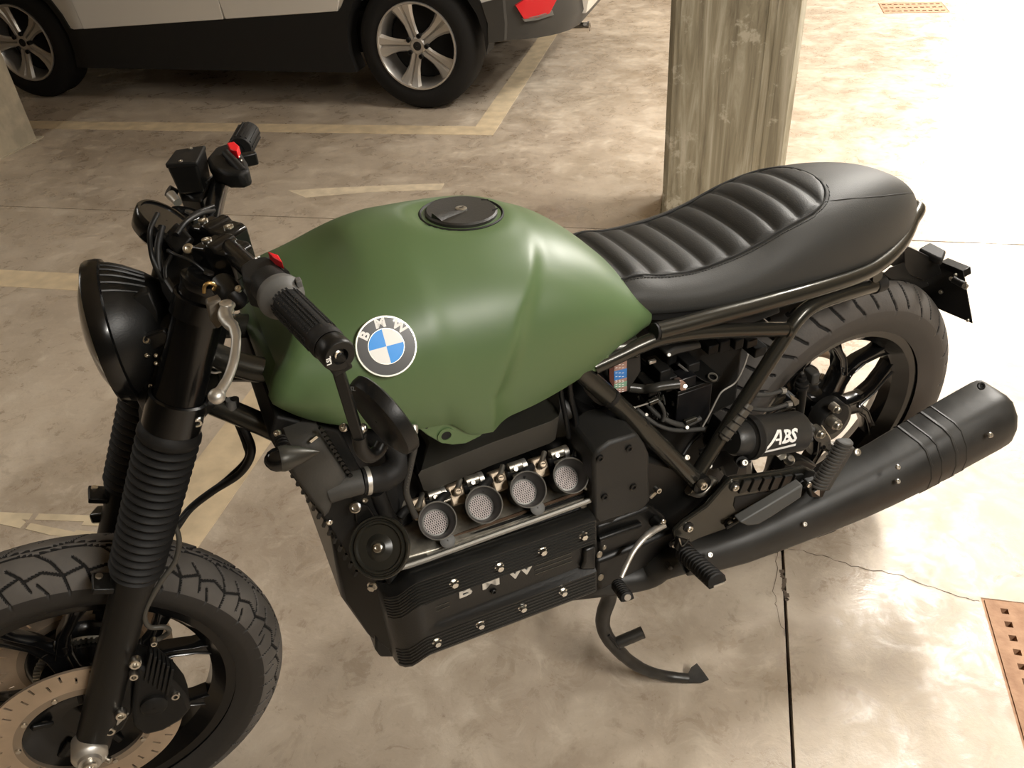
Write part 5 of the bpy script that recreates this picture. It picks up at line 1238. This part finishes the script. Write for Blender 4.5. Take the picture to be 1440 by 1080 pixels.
# gear lever
GLV = MB().tube([P(933, 738, .20), P(922, 744, .205), P(905, 757, .215), P(890, 776, .225), P(880, 796, .235), P(873, 812, .245)], [.0075, .0070, .0058, .0052, .0050, .0048], 16, 6, flat=.7).build('gear_lever', K_alu, BIKE)
MB().lathe([(-.014, .012), (.004, .012), (.006, .010), (.006, .001)], P(927, 739, .198), (0, 1, 0), 24).build('lever_boss', K_satin, GLV)
MB().bolt(P(932, 733, .212), (0, 1, .2), .0050, .004).build('lever_bolt', K_bolt, GLV)
o, d, s_, u_, L = peg(P(868, 820, .235), P(881, 838, .278), .0120, 7, .95, 'gear_peg', V((0, 0, 1)))
e_ = P(881, 838, .278) + d * .004; MB().cyl(e_, e_ + d * .002, .006, n=16).build('peg_end', K_alu, o)
# side stand, deployed, foot on the floor
K_stand = mat('scraped_black_stand', (.022, .020, .017), .38, bump=.5, bscale=80, var=.4, vscale=30)
foot = P(985, 951, w=.010)
STN = MB().tube([P(856, 828, .165), P(856, 842, .168), P(849, 862, .172), P(848, 880, .178), P(855, 897, .187), P(868, 913, .198), P(888, 931, .212), P(912, 944, .226), P(940, 951, w=.018), P(968, 954, w=.012)], [.0150, .0148, .0142, .0138, .0135, .0130, .0118, .0110, .0105, .0100], 18, 5).build('side_stand', K_stand, BIKE)
MB().tube([P(866, 905, .196), P(885, 897, .202), P(904, 889, .208)], .0118, 18).build('stand_spur', K_stand, STN)
MB().lathe([(0, .0118), (.001, .0118), (.001, .0092), (-.004, .0088)], P(904, 889, .208), (P(904, 889, .208) - P(885, 897, .202)), 20).build('spur_rim', K_frame, STN)
MB().prism([P(967, 948, w=.014), P(972, 938, w=.03), P(980, 932, w=.034), P(990, 945, w=.018), P(997, 955, w=.006), P(985, 960, w=.004), P(968, 960, w=.005)], (0, 0, -.0035)).build('stand_foot', K_stand, STN, .001)
MB().prism([P(845, 828, .175), P(868, 824, .175), P(864, 842, .175), P(852, 846, .175)], (0, -.03, 0)).build('stand_pivot', K_satin, STN, .004)
MB().tube([P(858, 850, .17), P(862, 865, .18), P(864, 880, .185), P(858, 895, .19)][:0] or [P(856, 893, .196), P(866, 905, .204), P(872, 912, .206)], .003, 8, 4).build('stand_cable', K_cable, STN)

# ================================================================ battery bay
c1, c2, c3 = P(953, 556, .10), P(1002, 541, .10), P(951, 600, .10)
U1, U0, T, Bt = c1.x, c2.x, c1.z, c3.z - .01
K_bat = mat('battery_black', (.006, .006, .007), .35)
BAT = MB().box(((U0 + U1) / 2, .025, (T + Bt) / 2), (U1 - U0, .15, T - Bt)).build('battery', K_bat, BIKE, .002)
MB().box(((U0 + U1) / 2, .025, T + .004), (U1 - U0 + .002, .152, .008)).build('battery_lid', K_satin, BAT, .0015)
MB().box((U1 - .022, .085, T + .020), (.03, .03, .022)).build('terminal_cover', K_bat, BAT, .002)
fx = U1 + .0008
def bt(s_, px, py, size, **k):
    p = P(px, py, u=fx); text(s_, size, p, (0, 1, 0), (0, 0, 1), K_white if size > .012 else K_grey, BAT, 'battery_lettering', .0002, .0006, **k)
bt('SA', 930, 559, .024); bt('YT1', 921, 584, .013); bt('F', 937, 586, .026); bt('4', 898, 559, .013)
pr_ = P(946, 568, u=fx); text('R', .006, pr_, (0, 1, 0), (0, 0, 1), K_grey, BAT, 'battery_mark', .0002)
MB().lathe([(0, .0046), (.0003, .0046), (.0003, .0040), (0, .0040)], pr_, (1, 0, 0), 24).build('battery_mark_ring', K_grey, BAT)
# hold-down strap with its eye, terminal and leads
STR = MB().prism([P(950, 510, .06), P(972, 501, .04), P(984, 504, .05), P(1013, 528, .10), P(1010, 535, .105), P(996, 538, .105), P(985, 532, .10)], (0, 0, -.003)).build('battery_strap', K_satin, BIKE, .001)
MB().lathe([(0, .009), (.003, .009), (.003, .0068), (0, .0068)], P(1002, 531, .102), (0, .35, 1), 24).build('strap_eye', K_bare, STR)
MB().bar(P(954, 512, .07), P(974, 528, .09), .003, .003, (0, 0, 1)).build('strap_edge', K_alu, STR)
MB().prism([P(952, 536, .10), P(962, 534, .10), P(966, 540, .10), P(966, 549, .105), P(958, 551, .105), P(953, 545, .10)], (0, -.012, 0)).build('battery_terminal', mat('copper_terminal', (.55, .40, .36), .35, .9), BIKE, .002)
MB().bolt(P(963, 543, .11), -ZC, .0042, .004).build('terminal_bolt', K_bolt, BIKE)
MB().tube([P(884, 545, .06), P(905, 547, .07), P(918, 546, .085), P(930, 543, .09), P(955, 540, .10)], .0085, 14, 5).build('battery_lead', mat('shiny_lead_sheath', (.035, .033, .028), .28), BIKE)
# relay box with two stickers
RB_ = MB().prism([P(846, 500, .095), P(860, 496, .10), P(901, 486, .10), P(902, 522, .10), P(883, 552, .10), P(866, 548, .10), P(852, 528, .095)], (0, -.035, 0)).build('relay_box', K_plast, BIKE, .003)
cols = [('brown_sticker', (.42, .25, .20)), ('brown_sticker', (.42, .25, .20)), ('blue_sticker', (.04, .22, .62)), ('brown_sticker', (.42, .25, .20)), ('green_sticker', (.22, .40, .28)), ('brown_sticker', (.42, .25, .20))]
ys_ = [498, 508, 519, 532, 537, 544, 551]
for k, (nm, cc_) in enumerate(cols):
    y0, y1 = ys_[k], ys_[k + 1]; y0l, y1l = y0 + 3, y1 + 3
    MB().prism([P(863.5, y0l, .1005), P(881.5, y0 - 1.5, .1005), P(881, y1 - 1.5, .1005), P(863.5, y1l, .1005)], (0, .0006, 0)).build('fuse_sticker', mat(nm, cc_, .4), RB_)
    for j in range(2):
        yy = y0 + (y1 - y0) * (.3 + .4 * j); r_ = random.Random(k * 7 + j)
        for x in (867, 871.5, 876): MB().bar(P(x - 1.5, yy + 1.8, .1015), P(x + 1.2, yy + 1.2, .1015), .0010, .0004, (0, 1, 0)).build('sticker_print', K_white, RB_)
MB().prism([P(856, 500, .100), P(863, 498, .100), P(863, 545, .100), P(857, 535, .100)], (0, .0006, 0)).build('side_sticker', mat('dark_red_sticker', (.10, .03, .022), .5), RB_)
# fuse and relay pieces under the rail
RL = MB().prism([P(936, 497, .10), P(950, 489, .10), P(986, 482, .10), P(988, 490, .10), P(952, 499, .10), P(942, 504, .10)], (0, -.03, 0)).build('relay_cover', K_rub2, BIKE, .004)
MB().bolt(P(940.5, 499, .104), -ZC, .0036, .002).build('relay_screw', K_alu, RL)
for k, (x, y, w_, h_) in enumerate(((992, 482, .018, .016), (1008, 478, .022, .016), (1028, 475, .020, .014), (1046, 474, .016, .018), (965, 508, .02, .018), (925, 520, .028, .016), (908, 540, .02, .014), (935, 530, .03, .02), (1058, 486, .02, .02))):
    MB().box(P(x, y, .06), (h_ * 1.3, .05, w_)).build('wiring_block', [K_satin, K_rub, K_matte][k % 3], BIKE, .002)
for k, (x, y) in enumerate(((1010, 441), (1030, 438), (1052, 436), (1072, 431), (985, 446))):
    MB().box(P(x, y, .10), (.030, .03, .028)).build('seat_loom_block', [K_rub2, K_satin, K_rub2, K_grey, K_rub][k], BIKE, .003)
MB().prism([P(985, 452, .12), P(1095, 428, .12), P(1098, 440, .12), P(1060, 455, .12), P(985, 462, .12)], (0, -.2, 0)).build('electrics_tray', K_plast, BIKE, .003)
MB().prism([V((.43, .045, .66)), V((.28, .06, .68)), V((.28, .06, .50)), V((.40, .06, .48)), V((.435, .05, .52))], (0, -.14, 0)).build('battery_tray', K_matte, BIKE, .006)
MB().bar(P(912, 510, .07), P(922, 507, .07), .006, .006, (0, 1, 0)).build('spade_connector', K_alu, BIKE, .001)
hoses = [([P(908, 566, .09), P(925, 583, .11), P(945, 594, .12), P(965, 597, .12), P(985, 588, .12)], .0048, K_rub2), ([P(895, 575, .09), P(922, 596, .11), P(950, 605, .12), P(990, 603, .12)], .0040, K_rub2),
         ([P(1052, 498, .12), P(1045, 518, .12), P(1034, 538, .12), P(1016, 550, .12), P(1008, 562, .12), P(998, 582, .12), P(988, 600, .12)], .0016, mat('pale_wire', (.32, .30, .27), .4)),
         ([P(920, 558, .11), P(930, 570, .12), P(934, 582, .12), P(932, 592, .12)], .0036, K_rub2),
         ([P(800, 530, .13), P(803, 560, .13), P(810, 590, .13), P(812, 625, .14), P(808, 642, .15)], .0050, K_cable), ([P(786, 530, .12), P(790, 560, .12), P(796, 590, .13), P(800, 615, .13)], .0042, K_cable),
         ([P(806, 514, .15), P(830, 540, .15), P(870, 576, .155), P(905, 612, .16), P(935, 640, .165)], .0048, K_rub2), ([P(818, 520, .14), P(826, 545, .14), P(838, 560, .14), P(848, 566, .14)], .0060, K_rub2),
         ([P(930, 640, .15), P(960, 668, .16), P(975, 690, .16)], .0045, K_cable), ([P(918, 645, .13), P(924, 668, .14), P(926, 680, .15)], .0018, K_bolt),
         ([P(985, 610, .10), P(970, 625, .11), P(960, 640, .12)], .004, K_cable), ([P(1010, 660, .11), P(1030, 650, .11), P(1055, 648, .12)], .0045, K_cable), ([P(985, 640, .12), P(1005, 632, .12), P(1030, 628, .12)], .0052, K_alu if False else K_rub2)]
for pts, r, m in hoses: MB().tube(pts, r, 10, 7).build('hose', m, BIKE)
CS = MB().tube([P(912, 567, .13), P(924, 562, .13)], .0055, 16).build('cable_adjuster', K_frame, BIKE)
MB().tube([P(893, 573, .13), P(912, 567, .13)], .0014, 8).build('inner_cable', K_alu, CS)
MB().ball(P(892, 573.5, .13), .0028, 8, 6).build('cable_nipple', K_alu, CS)
MB().tube([P(963, 594, .125), P(978, 588, .125)], .0058, 14).build('hose_fitting', K_frame, CS)
for x, y, v, r in ((966, 601, .125, .0035), (880, 569, .12, .0045), (998, 655, .15, .0045), (909, 583, .12, .0028), (966, 643, .175, .005)):
    MB().bolt(P(x, y, v), -ZC, r, .004).build('small_screw', K_bolt, BIKE)
for pts in ([(838, 575), (852, 566), (862, 578), (850, 590)], [(806, 600), (818, 592), (824, 604), (812, 612)], [(900, 668), (912, 660), (918, 676), (906, 684)], [(930, 655), (955, 650), (968, 668), (940, 675)], [(990, 640), (1020, 632), (1032, 650), (1002, 662)]):
    MB().prism([P(x, y, .12) for x, y in pts], (0, -.02, 0)).build('bracket_piece', K_satin, BIKE, .002)
MB().prism([P(842, 566, .10), P(876, 560, .10), P(930, 610, .11), P(968, 668, .12), P(930, 700, .12), P(915, 640, .11), P(870, 600, .10)], (0, -.015, 0)).build('inner_guard', K_satin, BIKE, .006)

# ================================================================ brake modulator
ma, mb_ = P(1046, 616, .155), P(1122, 606, .155); md_ = (mb_ - ma).normalized(); ML = (mb_ - ma).length
K_abs = mat('modulator_black', (.030, .029, .027), .42, bump=.2, bscale=300)
MOD = MB().lathe([(-.030, .001), (-.030, .026), (-.024, .030), (0, .031), (.002, .0385), (.014, .0405), (.020, .040), (.022, .0385), (ML - .004, .0385), (ML, .0365), (ML, .020), (ML + .010, .018), (ML + .010, .001)], ma, md_, 56).build('brake_modulator', K_abs, BIKE, ang=35)
MB().lathe([(.001, .0387), (.0016, .0415), (.014, .0418), (.0165, .0400)], ma, md_, 56).build('modulator_end_band', K_rub, MOD)
mx = (XC - md_ * XC.dot(md_)); fdir = -ZC; fdir = (fdir - md_ * fdir.dot(md_)).normalized(); tdir = md_.cross(fdir)
if tdir.z < 0: tdir = -tdir
def wrapc(p):
    q = p - ma; t = q.dot(md_); a = q.dot(tdir) / .0385; dpt = q.dot(fdir) - .0385
    return ma + md_ * t + (fdir * cos(a) + tdir * sin(a)) * (.0390 + dpt)
ct = P(1101, 614, .19); q = ct - ma; tt = q.dot(md_)
text('BS', .033, ma + md_ * (tt + .0165) + fdir * .0388 + tdir * -.004, md_, tdir, K_white, MOD, 'modulator_lettering', .0002, .0013, 1.0, warp=wrapc, shear=.25)
tri = MB()
def cyl_bar(p0, p1, wd):
    for k in range(8):
        a, b_ = p0.lerp(p1, k / 8), p0.lerp(p1, (k + 1) / 8); dd = (b_ - a).normalized(); s_ = fdir.cross(dd) * wd / 2
        tri.add([wrapc(a - s_), wrapc(a + s_), wrapc(b_ + s_), wrapc(b_ - s_)], [(0, 1, 2, 3)])
bl = ma + md_ * (tt - .040) + fdir * .0388 + tdir * -.029
A_ = lambda x, y: ma + md_ * (tt + x) + fdir * .0388 + tdir * y
cyl_bar(bl, A_(.036, -.021), .0050); cyl_bar(bl, A_(-.008, .0085), .0056); cyl_bar(A_(-.010, .0085), A_(-.002, .0085), .0050); cyl_bar(A_(-.003, .0105), A_(-.0045, -.0165), .0052); cyl_bar(A_(-.016, -.0065), A_(-.005, -.0065), .004)
tri.build('modulator_flash', K_white, MOD)
MB().box(mb_ + md_ * .012 + V((0, 0, .004)), (.025, .03, .03)).build('modulator_connector', K_rub2, MOD, .003)
for k in range(3): MB().cyl(mb_ + md_ * .004 + V((0, .012, .014 - .012 * k)), mb_ + md_ * .022 + V((0, .016, .012 - .012 * k)), .0055, n=16).build('connector_pin', K_rub2, MOD)
MB().bolt(P(1046, 650, .185), -ZC, .0062, .008).build('modulator_bolt', K_bolt, MOD)
MB().cyl(P(1040, 646, .16), P(1044, 650, .18), .011).build('rubber_mount', K_rub, MOD)
MB().lathe([(0, .011), (.006, .010), (.010, .006), (.010, .001)], P(1109, 647, .17), (0, .6, 1), 20).build('acorn_nut', K_bolt, MOD)
MB().prism([P(1093, 642, .165), P(1105, 636, .165), P(1108, 644, .17), P(1098, 648, .17)], (0, -.01, 0)).build('nut_tab', K_bare, MOD, .001)
MB().prism([P(1024, 600, .12), P(1046, 640, .12), P(1038, 668, .12), P(1020, 672, .12), P(1008, 640, .12)], (0, -.05, 0)).build('modulator_bracket', K_satin, MOD, .004)
MB().prism([P(1105, 650, .13), P(1128, 645, .13), P(1150, 655, .13), P(1130, 672, .13), P(1095, 668, .13)], (0, -.03, 0)).build('lower_bracket', K_satin, MOD, .004)
# tied harness strapped along the rear tube
ha_, hb_ = P(1054, 568, .17), P(1016, 618, .175)
HAR = MB().bar(ha_, hb_, .020, .014, (0, 1, 0)).build('harness_sleeve', mat('brown_grey_tape', (.075, .068, .056), .55, bump=.4, bscale=100), BIKE, .004)
for k in range(5): c = ha_.lerp(hb_, .12 + .19 * k); e = ha_.lerp(hb_, .15 + .19 * k); MB().bar(c, e, .0212, .0152, (0, 1, 0)).build('cable_tie', K_groove, HAR)
# brake lines and banjo column
for (a, b_, c_) in (((1056, 555), (1078, 555), (1098, 550)), ((1052, 574), (1080, 576), (1106, 569))):
    MB().tube([P(*a, .13), P(*b_, .13), P(*c_, .13)], .0042, 12, 6).build('brake_line', K_rub2, BIKE)
    MB().tube([P(*c_, .13), P(c_[0] + 6, c_[1] - 1, .13)], .0062, 6).build('line_nut', K_alu, BIKE)
col = MB().tube([P(1124, 584, .11), P(1128, 550, .11), P(1129, 538, .11)], [.0085, .0095], 20).build('bleed_column', K_satin, BIKE)
for x, y, r in ((1127, 545, .013), (1127.5, 540, .0125), (1128, 534, .008), (1128, 528, .0055)): MB().tube([P(x, y, .11), P(x + .4, y - 3.2, .11)], r, 20).build('bleed_collar', K_rub, col)
MB().ball(P(1128, 525, .11), .004, 10, 8).build('bleed_cap', K_rub2, col)
MB().prism([P(1108, 552, .11), P(1126, 564, .11), P(1116, 570, .11)], (0, .004, 0)).build('line_gusset', K_bare, col, .001)
MB().box(P(1141, 528, .06), (.018, .03, .026)).build('speed_sensor', K_rub2, BIKE, .004)
# hub cover on the left of the rear wheel
HUBC = MB().lathe([(-.03, .040), (0, .039), (.004, .036), (.004, .001)], V((0.048, .078, .395)) * 0 + P(1172, 590, .085), (0, 1, 0), 40).build('hub_cover', K_matte, BIKE)
for x, y, r, h_ in ((1171, 593, .011, .024), (1149, 606, .010, .020), (1174.5, 574, .0085, .008)):
    c = P(x, y, .098); MB().cyl(c - V((0, .01, 0)), c + V((0, h_ * .5, 0)), r * 1.1, n=20).build('stud_collar', K_bare, HUBC); MB().bolt(c + V((0, h_ * .5, 0)), (0, 1, 0), r * .8, .008).build('hub_stud', K_bolt, HUBC)
MB().tube([P(1155, 598, .12), P(1165, 612, .12), P(1168, 618, .12)], .0014, 6).build('lock_wire', K_bolt, HUBC)
# single-sided swingarm, shaft housing and damper on the right
MB().loft([[(u, -.10 + dy, .34 + h_ + dz_) for dy, dz_ in ((-.03, -.035), (.03, -.035), (.03, .035), (-.03, .035))] for u, h_ in ((.48, .09), (.30, .05), (.10, .0), (-.03, -.01))]).build('swingarm', K_satin, BIKE, .012)
MB().lathe([(-.05, .001), (-.05, .05), (-.02, .075), (.02, .075), (.035, .05), (.035, .001)], (0, -.10, RZ), (0, 1, 0), 40).build('final_drive', K_satin, BIKE)
MB().cyl((.06, -.13, .40), (.16, -.12, .70), .022).build('damper', K_satin, BIKE)
MB().tube([V((.06 + .1 * k / 60, -.13 + .01 * k / 60, .40 + .30 * k / 60)) + V((cos(k * .9), sin(k * .9), 0)) * .032 for k in range(8, 58)], .005, 8, 3).build('damper_spring', K_matte, BIKE)

# ================================================================ tail: plate carrier and rubber lamp block
up_ = -.25
TPL = MB().prism([P(1281, 398, u=up_), P(1300, 382, u=up_), P(1322, 368, u=up_), P(1354, 381, u=up_), P(1367, 455, u=up_), P(1325, 437, u=up_), P(1306, 428, u=up_)], (-.003, 0, 0)).build('number_plate_holder', K_matte, BIKE, .001)
MB().prism([P(1322, 368, u=up_), P(1354, 381, u=up_), P(1355, 391, u=up_), P(1322, 376, u=up_)], (-.02, 0, .004)).build('holder_lip', K_satin, TPL, .001)
MB().loft([[P(1240, 386, .03), P(1250, 376, .03), P(1262, 388, .03), P(1252, 394, .03)], [P(1262, 374, .02), P(1270, 368, .02), P(1282, 392, .02), P(1270, 396, .02)], [P(1282, 380, .01), P(1290, 372, .01), P(1308, 402, .01), P(1292, 408, .01)]]).build('tail_bracket', K_matte, BIKE, .003)
MB().prism([P(1271, 352, .02), P(1278, 347, .02), P(1310, 362, .02), P(1321, 372, .02), P(1325, 385, .02), P(1300, 395, .02), P(1273, 384, .02)], (0, -.05, 0)).build('tail_bracket', K_satin, BIKE, .002)
MB().prism([P(1292, 349, w=.672), P(1308, 340, w=.672), P(1331, 352, w=.672), P(1326, 364, w=.672), P(1316, 361, w=.672)], (0, 0, -.016)).build('tail_lamp', K_rub, BIKE, .004)
MB().tube([P(1341, 393, u=up_ + .012), P(1348, 397, u=up_ + .012), P(1356, 401, u=up_ + .012)], .007, 14).build('plate_lamp', K_satin, TPL)
for x, y, r in ((1339, 391, .005), (1358, 402, .0062), (1303, 399, .0042), (1324, 410, .0045), (1345, 386, .0035), (1362, 450, .003)): MB().bolt(P(x, y, u=up_ + .002), (1, .2, 0), r, .005).build('plate_screw', K_bolt, TPL)
# right-hand engine housing closing the bay behind the hoses
MB().loft([[(u, v, z) for v, z in ((-.075, .30), (-.075, zt), (-.10, zt + .02), (-.16, zt), (-.16, .30))] for u, zt in ((.76, .66), (.66, .70), (.52, .62), (.42, .52), (.34, .46))]).build('inner_housing', K_matte, BIKE, .008)
MB().prism([P(x, y, .04) for x, y in ((905, 598), (935, 600), (985, 596), (1000, 640), (972, 680), (930, 655))], (0, -.012, 0)).build('battery_shelf', K_matte, BIKE, .003)
